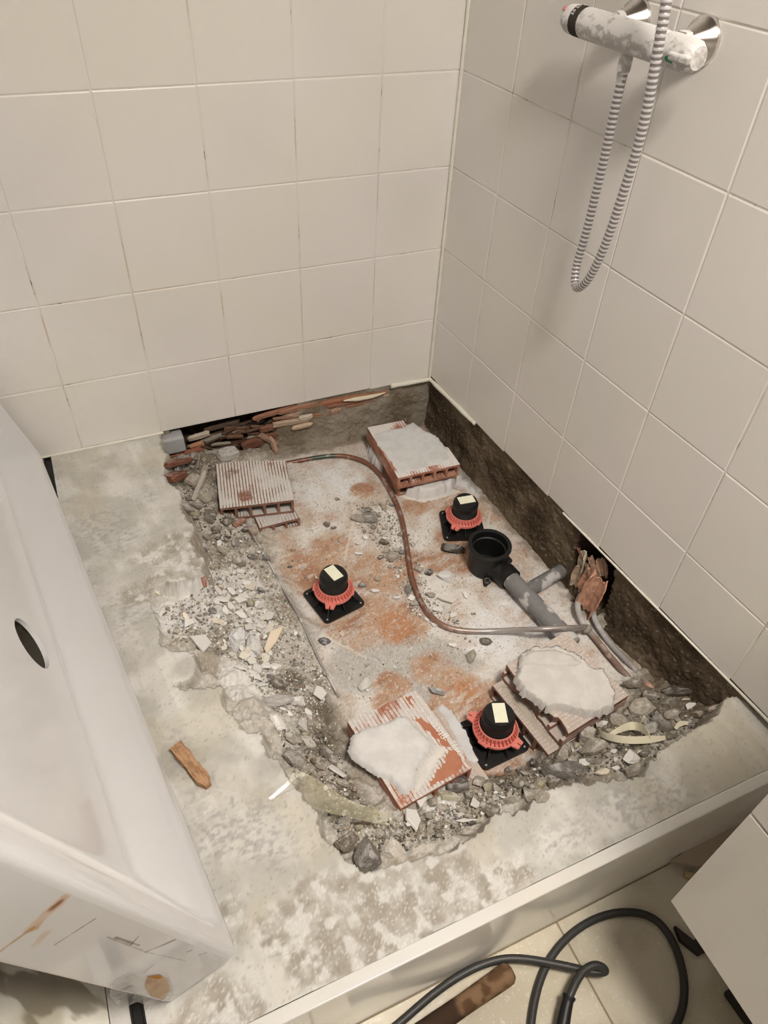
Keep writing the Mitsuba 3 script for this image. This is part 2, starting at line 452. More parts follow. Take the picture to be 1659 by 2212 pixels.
pit_c = lerp(pit_c, col(116, 100, 80), sstep(.03, .005, np.minimum(wall_gap + (nz(P2, 40, 54) - .5) * .05, -Y + (nz(P2, 40, 55) - .5) * .03)) * .7)
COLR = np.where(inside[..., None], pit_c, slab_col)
V = np.stack([X, Y, HF], -1).reshape(-1, 3)
quad_in = inside[:-1, :-1] & inside[1:, :-1] & inside[:-1, 1:] & inside[1:, 1:]
beyond = (X * NR[0] + Y * NR[1])[:-1, :-1] > 0.03
for name, keep, lab in (('pit_floor', quad_in & ~beyond, 'dusty fired clay floor of the broken open pit with mortar rubble heaped at its edges'),
                        ('shower_slab', ~quad_in & ~beyond, 'raised plastered slab around the pit, broken off along a ragged edge')):
    v, f, c = compact(V, grid_faces(len(gx), len(gy), keep), np.clip(COLR.reshape(-1, 3), 0, 1))
    put(name, (v, f), 'mat_vertex', smooth=True, color=c, label=lab, kind='structure')

# ------------------------------------------------------------------ tiled walls
PITCH_Z, Z0 = 0.20356, 0.19
GAP, THICK = 0.0019, 0.009
rng = np.random.default_rng(5)


def tile_mesh(w, h):
    b = 0.0022
    o = [(-w / 2, -h / 2), (w / 2, -h / 2), (w / 2, h / 2), (-w / 2, h / 2)]
    i = [(x - math.copysign(b, x), y - math.copysign(b, y)) for x, y in o]
    v = [(x, y, 0) for x, y in o] + [(x, y, THICK - 0.0011) for x, y in o] + [(x, y, THICK) for x, y in i] + [(0, 0, THICK)]
    f = [[8 + k, 8 + (k + 1) % 4, 12] for k in range(4)]
    for k in range(4):
        l = (k + 1) % 4
        f += [[k, l, l + 4], [k, l + 4, k + 4], [k + 4, l + 4, l + 8], [k + 4, l + 8, k + 8]]
    return np.array(v, float), np.array(f)


TILES = {}


def tiled_wall(name, origin, along, inward, first, pitch, n, bottom, lab):
    """Rows of tiles on a grout bed; bottom(s) is the height at which the lowest row is cut."""
    along, inward, up = np.asarray(along, float), np.asarray(inward, float), np.array([0, 0, 1.0])
    end = first + (n - 1) * pitch
    zt = Z0 + 10 * PITCH_Z
    pts = [(0, bottom(0) + .004), (1.36, bottom(1.36) + .004), (1.361, ZF), (end, ZF), (end, zt), (0, zt)]
    body = extrude(Polygon(pts), 0.02)
    m = frame(np.asarray(origin) - inward * (0.02 + 0.0012 + .0), along, up, inward)
    if np.linalg.det(m[:3, :3]) < 0:
        body.invert()
    put(name, moved(body, m), 'mat_grout', label=lab, kind='structure')
    for c in range(n):
        s0, s1 = (0.003, first) if c == 0 else (first + (c - 1) * pitch, first + c * pitch)
        sm = (s0 + s1) / 2
        for r in range(-3, 10):
            z0, z1 = Z0 + r * PITCH_Z, Z0 + (r + 1) * PITCH_Z
            cut = bottom(sm) if sm < 1.36 else ZF
            if z1 - cut < 0.02:
                continue
            z0 = max(z0, cut)
            w, h = round(s1 - s0 - GAP, 4), round(z1 - z0 - GAP, 3)
            if (w, h) not in TILES:
                TILES[w, h] = tile_mesh(w, h)
            tilt, turn, proud = rng.normal(0, .0022, 2), rng.normal(0, .0012), abs(rng.normal(0, .0003))
            ex = along + inward * tilt[0] + up * turn
            ey = up + inward * tilt[1] - along * turn
            ez = inward - along * tilt[0] - up * tilt[1]
            mm = frame(np.asarray(origin) + along * sm + up * ((z0 + z1) / 2) + inward * (proud - THICK), ex, ey, ez)
            v, f = TILES[w, h]
            v = v @ mm[:3, :3].T + mm[:3, 3]
            put('tile', (v, f), 'mat_tile', name, color=tile_colour(v))


def bottom_back(s):
    return 0.0 - 0.004 * (s < .1)


def bottom_right(s):
    return 0.002 + 0.02 * max(0.0, s - 0.2)


tiled_wall('wall_back', (0, 0, 0), (-1, 0, 0), (0, -1, 0), 0.1941, 0.2, 8, bottom_back, 'back wall of square cream tiles with dirty grout')
tiled_wall('wall_right', (0, 0, 0), TG, -NR, 0.2019, 0.1966, 16, bottom_right, 'right wall of square cream tiles that carries the shower mixer')


def box6(x0, x1, y0, y1, z0, z1):
    return trimesh.creation.box(bounds=[(x0, y0, z0), (x1, y1, z1)])


put('wall_left', box6(-1.44, -1.392, -3.0, 0.05, -.24, 2.23), plain('mat_left_wall', (152, 142, 127), .9, .1), label='plain pale wall on the left', kind='structure')
put('wall_front', box6(-1.44, 0.3, -3.04, -3.0, -.24, 2.23), 'mat_plaster_wall', label='plain pale wall behind the camera', kind='structure')
put('ceiling', box6(-1.44, 0.3, -3.04, 0.05, 2.225, 2.26), 'mat_plaster_wall', label='plain white ceiling', kind='structure')


def blob_path(a, b, n, r, seed):
    p = np.linspace(a, b, n)
    return tube(p, r * (.75 + .6 * nz(p, 40, seed)), 8)


# silicone in the corner and along the lower edges of the tiles
sil = np.array([(-.004, -.004, 0.0), (-.004, -.004, 2.2)])
k = plain('mat_silicone', (206, 195, 172), 0.6, 0.3)
put('trim_1', blob_path(np.array([-.003, -.004, -.004]), np.array([-.003, -.004, 2.2]), 300, .0042, 3), k, smooth=True, label='silicone bead in the corner between the tiled walls', kind='structure')
put('trim_2', join(blob_path(np.array([-.003, -.006, -.006]), np.array([-.13, -.003, -.004]), 40, .0065, 4), blob_path(np.array([-.79, -.003, 0.0]), np.array([-1.39, -.003, 0.002]), 90, .0035, 5)), k,
    smooth=True, label='yellowed silicone along the lower edge of the back wall tiles', kind='structure')
put('trim_3', join(blob_path(on_right(0.006, -.004, .004), on_right(.26, .002, .002), 40, .006, 6), blob_path(on_right(.66, .010, .002), on_right(1.34, .022, .001), 120, .0026, 7)), k,
    smooth=True, label='yellowed silicone along the lower edge of the right wall tiles', kind='structure')

# ------------------------------------------------------------------ raw render under the tiles, broken open in two places


def render_wall(name, origin, along, inward, s0, s1, z0, z1, cavity, lab, seed, dark_rgb, light_rgb):
    h = .003
    s, z = np.arange(s0, s1, h), np.arange(z0, z1 + h, h)
    S, ZZ = np.meshgrid(s, z, indexing='ij')
    q = xyz2(S, ZZ, seed)
    n1, n2 = nz(q, 30, seed, 4), nz(q, 150, seed + 1, 2)
    d = -.004 - (n1 - .5) * .012 - (n2 - .5) * .004 + .010 * sstep(z0 + .05, z0, ZZ)
    c = lerp(col(*light_rgb), col(*dark_rgb), sstep(.35, .65, nz(q, 12, seed + 2, 4)))
    c = lerp(c, col(172, 160, 140), sstep(.66, .82, nz(q, 200, seed + 3, 3)) * .35)
    c = c * (.8 + .4 * nz(q, 330, seed + 4, 2))[..., None]
    for poly, dep, rgb in cavity:
        inn = contains_xy(poly, S + (nz(q, 60, seed + 5) - .5) * .02, ZZ + (nz(q, 60, seed + 6) - .5) * .02)
        e = distance_transform_edt(inn) * h
        d = d - np.where(inn, np.minimum(e * 2.5, dep) * (.5 + nz(q, 45, seed + 7)), 0)
        c = lerp(c, col(*rgb) * np.ones(3), inn * .9)
    along, inward = np.asarray(along, float), np.asarray(inward, float)
    v = np.asarray(origin) + S[..., None] * along + ZZ[..., None] * np.array([0, 0, 1.0]) + d[..., None] * inward
    f = grid_faces(len(s), len(z))
    put(name, (v.reshape(-1, 3), f), 'mat_vertex', smooth=True, color=np.clip(c.reshape(-1, 3), 0, 1), label=lab, kind='structure')


cav_back = Polygon([(.47, -.05), (.50, -.115), (.56, -.15), (.66, -.12), (.74, -.10), (.77, -.07), (.77, -.005), (.70, .03), (.47, .03), (.40, .02), (.44, -.03)])
cav_right = Polygon([(.72, .03), (.725, -.06), (.75, -.14), (.80, -.17), (.85, -.15), (.865, -.10), (.85, -.03), (.84, .03)])
render_wall('wall_back_render', (0, 0.002, 0), (-1, 0, 0), (0, -1, 0), -.03, .83, -.19, .035, [(cav_back, .075, (58, 42, 30))], 'raw cement under the back wall tiles, hacked open on the left', 60, (112, 98, 78), (140, 126, 106))
render_wall('wall_right_render', -NR * -.002, TG, -NR, -.03, 1.25, -.19, .055, [(cav_right, .06, (64, 46, 36))], 'dark raw cement under the right wall tiles with a hacked hole', 70, (78, 64, 48), (106, 90, 70))

# ------------------------------------------------------------------ front edge of the slab, rail on the left, bathroom floor


def marble_colour(p, n, uv):
    v = fbm(p.x * 6 + 2, p.y * 6, p.z * 6, 3)
    c = mix(C3(210, 200, 184), C3(200, 189, 170), smoothstep(.3, .7, v))
    return c


scene['mat_marble'] = principled(proc(marble_colour), .14, .5)


def floor_colour(p, n, uv):
    v = fbm(p.x * 7 + 12, p.y * 7, 0, 4)
    s = smoothstep(.66, .80, fbm(p.x * 260, p.y * 260, 0, 3))
    c = mix(C3(190, 176, 150), C3(168, 153, 126), smoothstep(.35, .65, v))
    return mix(c, C3(212, 202, 184), s * .3)


scene['mat_floor'] = principled(proc(floor_colour), .42, .35)
riser = moved(rbox(1.20, .020, .225, .0025), frame((-.52, -1.3585, -.1065), (1, 0, 0), (0, 1, 0)))
put('trim_4', riser, 'mat_marble', smooth=30, label='polished white marble facing of the step at the front of the slab', kind='structure')
put('trim_5', join(box6(-1.115, -1.088, -1.42, 0, -.05, -.004)), 'mat_marble', label='strip of white marble at the left end of the slab', kind='structure')
put('trim_6', join(box6(-1.088, -1.070, -1.42, 0, -.05, -.006), box6(-1.088, -1.0855, -1.42, 0, -.006, .001), box6(-1.0725, -1.070, -1.42, 0, -.006, .001)), 'mat_black', label='narrow black metal channel beside the slab', kind='structure')


def vein_colour(p, n, uv):
    v = fbm(p.x * 14 + 2, p.y * 8, 0, 4)
    c = mix(C3(226, 214, 190), C3(200, 186, 158), smoothstep(.4, .6, v))
    return mix(c, C3(132, 118, 94), smoothstep(.60, .68, fbm(p.x * 22 + p.y * 12, p.y * 10, 3, 4)) * .8)


scene['mat_vein'] = principled(proc(vein_colour), .25, .45)
put('floor_marble', box6(-1.392, -1.117, -1.42, 0, -.05, -.008), 'mat_vein', label='veined marble floor at the left, under the propped shower tray', kind='structure')
put('floor', box6(-1.43, .15, -3.0, -1.36, -.26, ZF - .0015), plain('mat_floor_joint', (128, 112, 88), .9, .1), label='bathroom floor below the step', kind='structure')
jx, jy = -.405, -1.3685
for i in range(-3, 2):
    for j in range(0, 4):
        x0, x1 = max(jx + i * .45, -1.392) + .0012, min(jx + (i + 1) * .45, .13) - .0012
        y1, y0 = jy - j * .45 - .0012, max(jy - (j + 1) * .45, -2.999) + .0012
        if x1 - x0 > .02 and y1 - y0 > .02:
            put('tile', moved(rbox(x1 - x0, y1 - y0, .02, .0014, 2), frame(((x0 + x1) / 2, (y0 + y1) / 2, ZF - .01), (1, 0, 0), (0, 1, 0))), 'mat_floor', 'floor')

# the lamp of the room, on the ceiling behind the camera
lamp = thing('ceiling_lamp', 'round white lamp on the ceiling', 'lamp')
put('shade', moved(lathe([(0, -.03), (LAMP_R * .6, -.027), (LAMP_R * .9, -.017), (LAMP_R, 0)], 48), frame(LAMP_POS, (1, 0, 0), (0, 1, 0))), 'mat_white_print', lamp, smooth=True,
    emitter={'type': 'area', 'radiance': {'type': 'rgb', 'value': list(LAMP_RGB)}})
put('base', moved(lathe([(0, .10), (LAMP_R * 1.05, .10), (LAMP_R * 1.05, .0), (LAMP_R, -.004), (LAMP_R, .002), (0, .002)], 48), frame(LAMP_POS, (1, 0, 0), (0, 1, 0))), 'mat_white_print', lamp)

# ------------------------------------------------------------------ shower tray standing on its long edge
TA, TB, TC = np.array([[-0.1222, 0.9925, -0.0041], [-0.2559, -0.0275, 0.9663], [0.9590, 0.1191, 0.2573]])   # length, width, depth
T0, TL, TW, TT = np.array([-1.0351, -1.2879, 0.0030]), 1.258, 0.80, 0.107
g = .006
a_, b_ = np.linspace(0, TL, int(TL / g)), np.linspace(0, TW, int(TW / g))
A, B = np.meshgrid(a_, b_, indexing='ij')


def rr_dist(a, b, r):
    qx, qy = np.abs(a - TL / 2) - TL / 2 + r, np.abs(b - TW / 2) - TW / 2 + r
    return -(np.hypot(np.maximum(qx, 0), np.maximum(qy, 0)) + np.minimum(np.maximum(qx, qy), 0) - r)


ramp = lambda a, b, x: np.clip((x - a) / (b - a), 0, 1)
basin = gaussian_filter(np.minimum(np.minimum(ramp(.046, .138, B), ramp(TW - .046, TW - .13, B)), np.minimum(ramp(.030, .120, A), ramp(TL - .05, TL - .16, A))), 1.1, mode='nearest')
inr = sstep(.040, .046, rr_dist(A, B, .05))
top_c = TT - .004 * inr - .054 * basin - .003 * np.exp(-np.hypot(A - .50, B - .232) / .12)
n = len(b_)
vt, vb = np.stack([A, B, top_c], -1).reshape(-1, 3), np.stack([A, B, np.where(rr_dist(A, B, .03) > .012, top_c - .007, 0)], -1).reshape(-1, 3)
ft = grid_faces(len(a_), n)
ring = np.r_[np.arange(len(a_)) * n, (len(a_) - 1) * n + np.arange(1, n), (np.arange(len(a_) - 2, -1, -1)) * n + n - 1, np.arange(n - 2, 0, -1)]
r2 = np.roll(ring, -1)
N = len(vt)
f = np.vstack([ft, ft[:, ::-1] + N, np.stack([ring, ring + N, r2 + N], 1), np.stack([ring, r2 + N, r2], 1)])
solid = trimesh.Trimesh(np.vstack([vt, vb]), f, process=False)
if solid.volume < 0:
    solid.invert()
R_ = .012
ol = Polygon([(0, 0), (TL, 0), (TL, TW), (0, TW)]).buffer(-.022).buffer(.022)
shell = mani(extrude(ol.buffer(-.0001), .3).apply_translation((0, 0, -.1)))
layers = [moved(extrude(Polygon(ol.buffer(-d).exterior.coords), .0002), frame((0, 0, c), (1, 0, 0), (0, 1, 0))) for d, c in ((.004, -.0), (0, .006), (0, TT - R_), (R_ * .13, TT - R_ * .5), (R_ * .3, TT - R_ * .29), (R_ * .62, TT - R_ * .08), (R_, TT - .0003))]
cover = manifold3d.Manifold.batch_hull([mani(l) for l in layers])
plug = mani(trimesh.creation.cylinder(radius=.0455, height=.5, sections=64).apply_translation((.50, .232, 0)))
body = unmani(((mani(solid) ^ cover) - plug))
tm = frame(T0, TA, TB, TC)


def tray_colour(p, n, uv):
    q = [sum(float(ax[k]) * (c - float(T0[k])) for k, c in enumerate((p.x, p.y, p.z))) for ax in (TA, TB, TC)]
    a, b, c = q
    base = mix(C3(194, 186, 175), C3(186, 177, 164), smoothstep(.35, .7, fbm(a * 5, b * 5, c * 5, 2)) * .3)
    nn = fbm(a * 60, b * 60, c * 60, 3) - .5
    side = smoothstep(.012, .004, a)

    def streak(b0, c0, b1, c1, w):
        db, dc = b1 - b0, c1 - c0
        t = dr.clip(((b - b0) * db + (c - c0) * dc) / (db * db + dc * dc), 0, 1)
        d = dr.sqrt(dr.square(b - b0 - t * db) + dr.square(c - c0 - t * dc)) + nn * w * .9
        return smoothstep(w, w * .3, d) * side

    out = base
    for b0, c0, b1, c1, w, rgb, k in STREAKS:
        out = mix(out, C3(*rgb), streak(b0, c0, b1, c1, w * 1.25) * k * (.35 + .9 * fbm(b * 90, c * 90, 3, 2)))
    return out


def tray_bc(u, v):
    p = on_plane(u, v, TA, T0 @ TA) - T0
    return float(p @ TB), float(p @ TC)


STREAKS = []
for (u0, v0), (u1, v1), w, rgb, k in (((137, 1940), (70, 2005), .007, (176, 120, 60), .75), ((132, 1946), (110, 1965), .0035, (110, 66, 40), .9), ((70, 2005), (0, 2055), .0025, (150, 112, 60), .8), ((100, 2015), (75, 2040), .005, (178, 130, 78), .5),
                                      ((205, 1985), (120, 2040), .0018, (96, 84, 74), .7), ((250, 2025), (300, 2042), .0018, (90, 66, 44), .8), ((300, 2022), (282, 2042), .0016, (90, 66, 44), .8), ((316, 2056), (378, 2030), .0022, (96, 70, 48), .8),
                                      ((232, 2024), (318, 2057), .0012, (120, 104, 88), .6), ((318, 2057), (400, 2075), .0012, (130, 112, 94), .5), ((430, 2062), (446, 2058), .0016, (100, 80, 64), .8), ((330, 2085), (312, 2100), .0014, (110, 96, 82), .6),
                                      ((405, 2056), (414, 2052), .0016, (100, 80, 64), .8), ((345, 2110), (352, 2130), .026, (186, 136, 76), .0)):
    STREAKS.append((*tray_bc(u0, v0), *tray_bc(u1, v1), w, rgb, k))
scene['mat_tray'] = principled(proc(tray_colour), .10, .5)
tray = put('shower_tray', moved(body, tm), 'mat_tray', smooth=35, label='white shower tray propped on its long edge against the left wall, drain hole showing', cat='shower tray')

# clear packing tape with a brown stain, stuck to the near end of the tray
tp = [tray_bc(u, v) for u, v in ((246, 2108), (275, 2094), (330, 2110), (362, 2106), (372, 2140), (352, 2166), (296, 2156), (262, 2168), (238, 2140))]
poly = Polygon(tp).buffer(.004).buffer(-.002)


def sheet(poly, h, zfun, seed=0):
    """A triangulated sheet over a 2-D outline; returns points and faces."""
    x0, y0, x1, y1 = poly.bounds
    xs, ys = np.meshgrid(np.arange(x0, x1, h), np.arange(y0, y1, h), indexing='ij')
    xs, ys = xs.ravel(), ys.ravel()
    r_ = np.random.default_rng(seed)
    xs, ys = xs + r_.uniform(-.2, .2, len(xs)) * h, ys + r_.uniform(-.2, .2, len(ys)) * h
    inn = contains_xy(poly.buffer(-h * .4), xs, ys)
    ex = np.array([poly.exterior.interpolate(t).coords[0] for t in np.arange(0, poly.exterior.length, h)])
    p = np.vstack([ex, np.c_[xs[inn], ys[inn]]])
    tri = Delaunay(p).simplices
    c = p[tri].mean(1)
    tri = tri[contains_xy(poly, c[:, 0], c[:, 1])]
    e1, e2 = p[tri[:, 1]] - p[tri[:, 0]], p[tri[:, 2]] - p[tri[:, 0]]
    flip = e1[:, 0] * e2[:, 1] - e1[:, 1] * e2[:, 0] < 0
    tri[flip] = tri[flip][:, ::-1]
    return np.c_[p, zfun(p)], tri, len(ex)


def slab_blob(poly, h, thick, seed, rough=.25, f=60, round_=.006, base=0.0):
    """A closed lump over an outline: flat below, rounded and uneven above."""
    ring = poly.exterior

    def z(p):
        d = np.array([ring.distance(Point(*q)) for q in p])
        return base + thick * (np.sqrt(np.clip(1 - (1 - np.clip(d / round_, 0, 1)) ** 2, 0, 1))) * (1 - .6 * rough + 1.2 * rough * nz(np.c_[p, p[:, 0] * 0], f, seed, 2)) + (nz(np.c_[p, p[:, 0] * 0], 160, seed + 5, 2) - .5) * .0006
    v, t, n0 = sheet(poly, h, z, seed)
    lowv = v[:n0].copy()
    lowv[:, 2] = base - .001
    k = np.arange(n0)
    e = (k + 1) % n0
    side = np.vstack([np.stack([k, k + len(v), e + len(v)], 1), np.stack([k, e + len(v), e], 1)])
    if Polygon(v[:n0, :2]).exterior.is_ccw is False:
        side = side[:, ::-1]
    cap = trimesh.creation.triangulate_polygon(Polygon(v[:n0, :2]), engine='earcut')
    return trimesh.Trimesh(np.vstack([v, lowv]), np.vstack([t, side]), process=False)


v, t, _ = sheet(poly, .005, lambda p: -.0022 - .0035 * nz(np.c_[p, p[:, 0] * 0], 70, 3))
put('packing_tape', (v[:, [2, 0, 1]] @ np.stack([TA, TB, TC]) + T0, t), 'mat_film_clear', smooth=True, label='crumpled clear tape on the near end of the shower tray, beside its brown stain', cat='tape')
stain = Polygon([tray_bc(u, v) for u, v in ((318, 2108), (345, 2104), (362, 2116), (366, 2140), (352, 2158), (326, 2150), (312, 2130))])
v, t, _ = sheet(stain, .004, lambda p: p[:, 0] * 0 - .0009)
cc = lerp(col(196, 152, 98), col(176, 122, 64), sstep(.4, .6, nz(v, 60, 4)))
put('stain', (v[:, [2, 0, 1]] @ np.stack([TA, TB, TC]) + T0, t), 'mat_vertex', tray, smooth=True, color=cc, label='brown glue stain')

# ------------------------------------------------------------------ thermostatic mixer and its hose
MZ, MO = .968, .068
MX = lambda s, dz=0.0, o=MO: on_right(s, MZ + dz, o)
mixer = thing('shower_mixer', 'dusty chrome thermostatic shower mixer on the right wall', 'shower mixer')
ax = frame(MX(0), -NR, (0, 0, 1), TG)            # local z runs along the wall
if np.linalg.det(ax[:3, :3]) < 0:
    ax = frame(MX(0), NR, (0, 0, 1), TG)
put('body', moved(lathe([(0, .465), (.0205, .465), (.0222, .468), (.0225, .475), (.0225, .64), (.0215, .650), (.019, .654), (0, .654)], 48), ax), 'mat_dusty_chrome', mixer, smooth=40)
put('temperature_knob', moved(lathe([(0, .412), (.010, .413), (.016, .418), (.0205, .428), (.0215, .438), (.0215, .446), (0, .446)], 48), ax), 'mat_dusty_chrome', mixer, smooth=40, label='rounded temperature knob')
kr = put('scale_ring', moved(lathe([(0, .446), (.0218, .446), (.0221, .448), (.0221, .463), (.0216, .465), (0, .465)], 48), ax), 'mat_dark_grey', mixer, smooth=30, label='dark grey temperature ring')


def on_mixer(s, ang, r, rz=0.0):
    """A frame on the mixer's skin: x along the wall, z outward."""
    o = -NR * math.cos(ang) + np.array([0, 0, math.sin(ang)])
    y = np.cross(o, TG)
    x = TG * math.cos(rz) + y * math.sin(rz)
    return frame(MX(s) + o * r, x, np.cross(o, x), o)


for txt, ang in (('38', .42), ('30', .95), ('20', 1.5)):
    put('numeral', moved(meshkit.text_mesh(txt, .0055, .0003), on_mixer(.4515, ang + .12, .0221, math.pi / 2) @ frame((-.003, -.003, 0), (1, 0, 0), (0, 1, 0))), 'mat_white_print', mixer + '__scale_ring')
put('button', moved(rbox(.009, .008, .006, .0025), on_mixer(.425, .75, .0192)), 'mat_pink', mixer, smooth=40, label='pink safety button')
put('flow_knob', join(moved(lathe([(0, .656), (.021, .656), (.0222, .660), (.0222, .700), (.0208, .712), (.015, .720), (0, .722)], 48), ax), moved(rbox(.011, .012, .040, .004), on_mixer(.704, -.10, .020) @ frame((0, 0, 0), (0, 0, 1), (0, 1, 0)))), 'mat_dusty_chrome', mixer, smooth=40, label='ridged flow knob with a green drop mark')
drop = Polygon([(math.cos(t) * .0048, math.sin(t) * .0036) for t in np.linspace(0, 2 * np.pi, 20)]).union(Polygon([(.002, -.003), (.0105, -.001), (.0105, .0008), (.002, .003)]))
put('drop_mark', moved(extrude(drop, .0009), on_mixer(.682, -.30, .0222, -.3)), 'mat_green', mixer + '__flow_knob', label='green drop')
for s, dz in ((.507, .0), (.655, .0)):
    m = frame(on_right(s, MZ + .006 + dz, 0), TG, (0, 0, 1), -NR)
    if np.linalg.det(m[:3, :3]) < 0:
        m = frame(on_right(s, MZ + .006 + dz, 0), -TG, (0, 0, 1), -NR)
    es = put('escutcheon', moved(lathe([(.034, 0), (.034, .004), (.0325, .007), (.027, .013), (.018, .030), (.016, .034), (0, .034)], 48), m), 'mat_chrome', mixer, smooth=35, label='round chrome wall cover')
    put('union_nut', moved(join(lathe([(0, .030), (.0165, .030), (.0165, .046), (0, .046)], 6 if s > .6 else 24)), m), 'mat_dusty_chrome', es, smooth=30)
hx = .577
put('hose_outlet', moved(lathe([(0, -.060), (.0075, -.060), (.0085, -.046), (.0105, -.045), (.0105, -.030), (.0098, -.018), (0, -.018)], 32), frame(on_right(hx, MZ, MO), TG, NR, (0, 0, 1)) if np.linalg.det(frame((0, 0, 0), TG, NR, (0, 0, 1))[:3, :3]) > 0 else frame(on_right(hx, MZ, MO), NR, TG, (0, 0, 1))), 'mat_dusty_chrome', mixer, smooth=40, label='threaded hose outlet')
hp = [at_right(u, v, o) for u, v, o in ((1348, 152, .068), (1335, 205, .067), (1310, 320, .066), (1284, 430, .066), (1258, 530, .068), (1243, 590, .072), (1243, 618, .078), (1258, 617, .086), (1280, 588, .092), (1310, 522, .096),
                                        (1345, 420, .100), (1382, 300, .106), (1408, 180, .115), (1426, 80, .122), (1442, -10, .124), (1470, -190, .12), (1500, -420, .09))]
path = spline(hp, 1400)
seg = np.r_[0, np.cumsum(np.linalg.norm(np.diff(path, axis=0), axis=1))]
ph = (seg / .0078) % 1
rad = .0072 + .0006 * (sstep(.0, .12, ph) - sstep(.50, .62, ph))
m = tube(path, rad, 14)
light = np.repeat((sstep(.0, .1, ph) - sstep(.48, .58, ph)), 14)
cc = lerp(col(128, 118, 108), col(212, 202, 190), light)
cc = np.vstack([cc, cc[:1], cc[-1:]])
put('shower_hose', m, 'mat_metal', smooth=True, color=cc, label='ribbed metal shower hose hanging in a loop below the mixer', cat='hose')

# ------------------------------------------------------------------ hollow bricks


FOOTPRINTS = []


def brick_texture(ridge, groove, film_rgb, lo, hi, f, dens, seed):
    def fn(p, n, uv):
        g_ = dr.abs(uv.x / .0082 - dr.floor(uv.x / .0082) - .5)           # 0 in the middle of a ridge, .5 in a groove
        clay = mix(C3(*ridge), C3(*groove), smoothstep(.3, .6, fbm(p.x * 40 + seed, p.y * 40, p.z * 40, 2)))
        up = smoothstep(.4, .8, n.z)
        cover = smoothstep(lo, hi, fbm(p.x * f + seed * 3, p.y * f, p.z * f, 3) + .18 * smoothstep(.44, .30, g_) * dens) * up
        c = mix(clay, C3(*film_rgb), cover * .94)
        sp = smoothstep(.60, .78, fbm(p.x * 300, p.y * 300, p.z * 300, 2))
        return mix(c, C3(216, 204, 188), sp * .5 * (.3 + .7 * up))
    return principled(proc(fn), .93, .1)


scene['mat_brick_striped'] = brick_texture((138, 98, 78), (122, 88, 70), (196, 186, 170), .52, .60, 14, 1.0, 1)
scene['mat_brick_orange'] = brick_texture((178, 126, 98), (156, 104, 80), (214, 204, 188), .44, .56, 16, .5, 4)
scene['mat_brick_pale'] = brick_texture((150, 112, 92), (130, 94, 76), (186, 168, 149), .02, .30, 18, .3, 9)
scene['mat_brick_chalk'] = brick_texture((172, 116, 88), (152, 100, 76), (196, 184, 168), .40, .52, 20, .35, 12)


def hollow_brick(name, corners, ztop, thick, mat, parent=None, cut=None, **tagging):
    """corners: origin, along the width (across the holes), along the length (the holes run that way)."""
    o, pu, pv = [np.asarray(c, float)[:2] for c in corners]
    W, L = np.linalg.norm(pu - o), np.linalg.norm(pv - o)
    ux = np.r_[(pu - o) / W, 0]
    uy = np.array([-ux[1], ux[0], 0])
    sgn = 1 if uy[:2] @ (pv - o) > 0 else -1
    nh = max(2, round(W / .039))
    prof = [(0, 0)]
    ng = int(W / .0082)
    for k in range(1, ng):
        x = k * .0082
        if x < W - .004:
            prof += [(x - .0013, 0), (x, .0011), (x + .0013, 0)]
    prof += [(W, 0)]
    for k in range(1, int(thick / .0085)):
        y = k * .0085
        prof += [(W, y - .0013), (W - .0011, y), (W, y + .0013)]
    prof += [(W, thick)]
    for k in range(ng - 1, 0, -1):
        x = k * .0082
        if x < W - .004:
            prof += [(x + .0013, thick), (x, thick - .0011), (x - .0013, thick)]
    prof += [(0, thick)]
    for k in range(int(thick / .0085) - 1, 0, -1):
        y = k * .0085
        prof += [(0, y + .0013), (.0011, y), (0, y - .0013)]
    pg = Polygon(prof).buffer(0)
    cell = (W - .007) / nh
    for k in range(nh):
        pg = pg.difference(sbox(.007 + k * cell, .0075, k * cell + cell, thick - .0075).buffer(-.0025).buffer(.0025))
    m = extrude(pg, L)
    # local (x = width, y = height, z = length) -> (u, v, height)
    vloc = m.vertices[:, [0, 2, 1]].copy()
    m = trimesh.Trimesh(vloc, m.faces[:, ::-1], process=False)
    if cut is not None:
        b = mani(trimesh.Trimesh(m.vertices, m.faces, process=True))
        for cp, z0, z1 in cut:
            b = b - mani(extrude(cp, z1 - z0).apply_translation((0, 0, z0)))
        m = unmani(b)
    m.vertices[:, 2] += ztop - thick
    uv = m.vertices[:, :2].copy()
    fr = frame(np.r_[o, 0], ux, uy * sgn, (0, 0, 1))
    FOOTPRINTS.append(Polygon([tuple(o), tuple(o + ux[:2] * W), tuple(o + ux[:2] * W + uy[:2] * sgn * L), tuple(o + uy[:2] * sgn * L)]))
    m = moved(m, fr)
    return put(name, m, mat, parent, uv=uv, **tagging), fr


def jag(points, n=5, amp=.006, seed=0):
    """A broken outline: every side of it subdivided and roughened."""
    r_ = np.random.default_rng(seed)
    p = np.asarray(points, float)
    out = []
    for a, b in zip(p, np.roll(p, -1, axis=0)):
        t = (b - a)[::-1] * (1, -1)
        t = t / (np.linalg.norm(t) + 1e-9)
        for k in range(n):
            out.append(a + (b - a) * k / n + t * r_.normal(0, amp) * (k > 0))
    return Polygon(out).buffer(0)


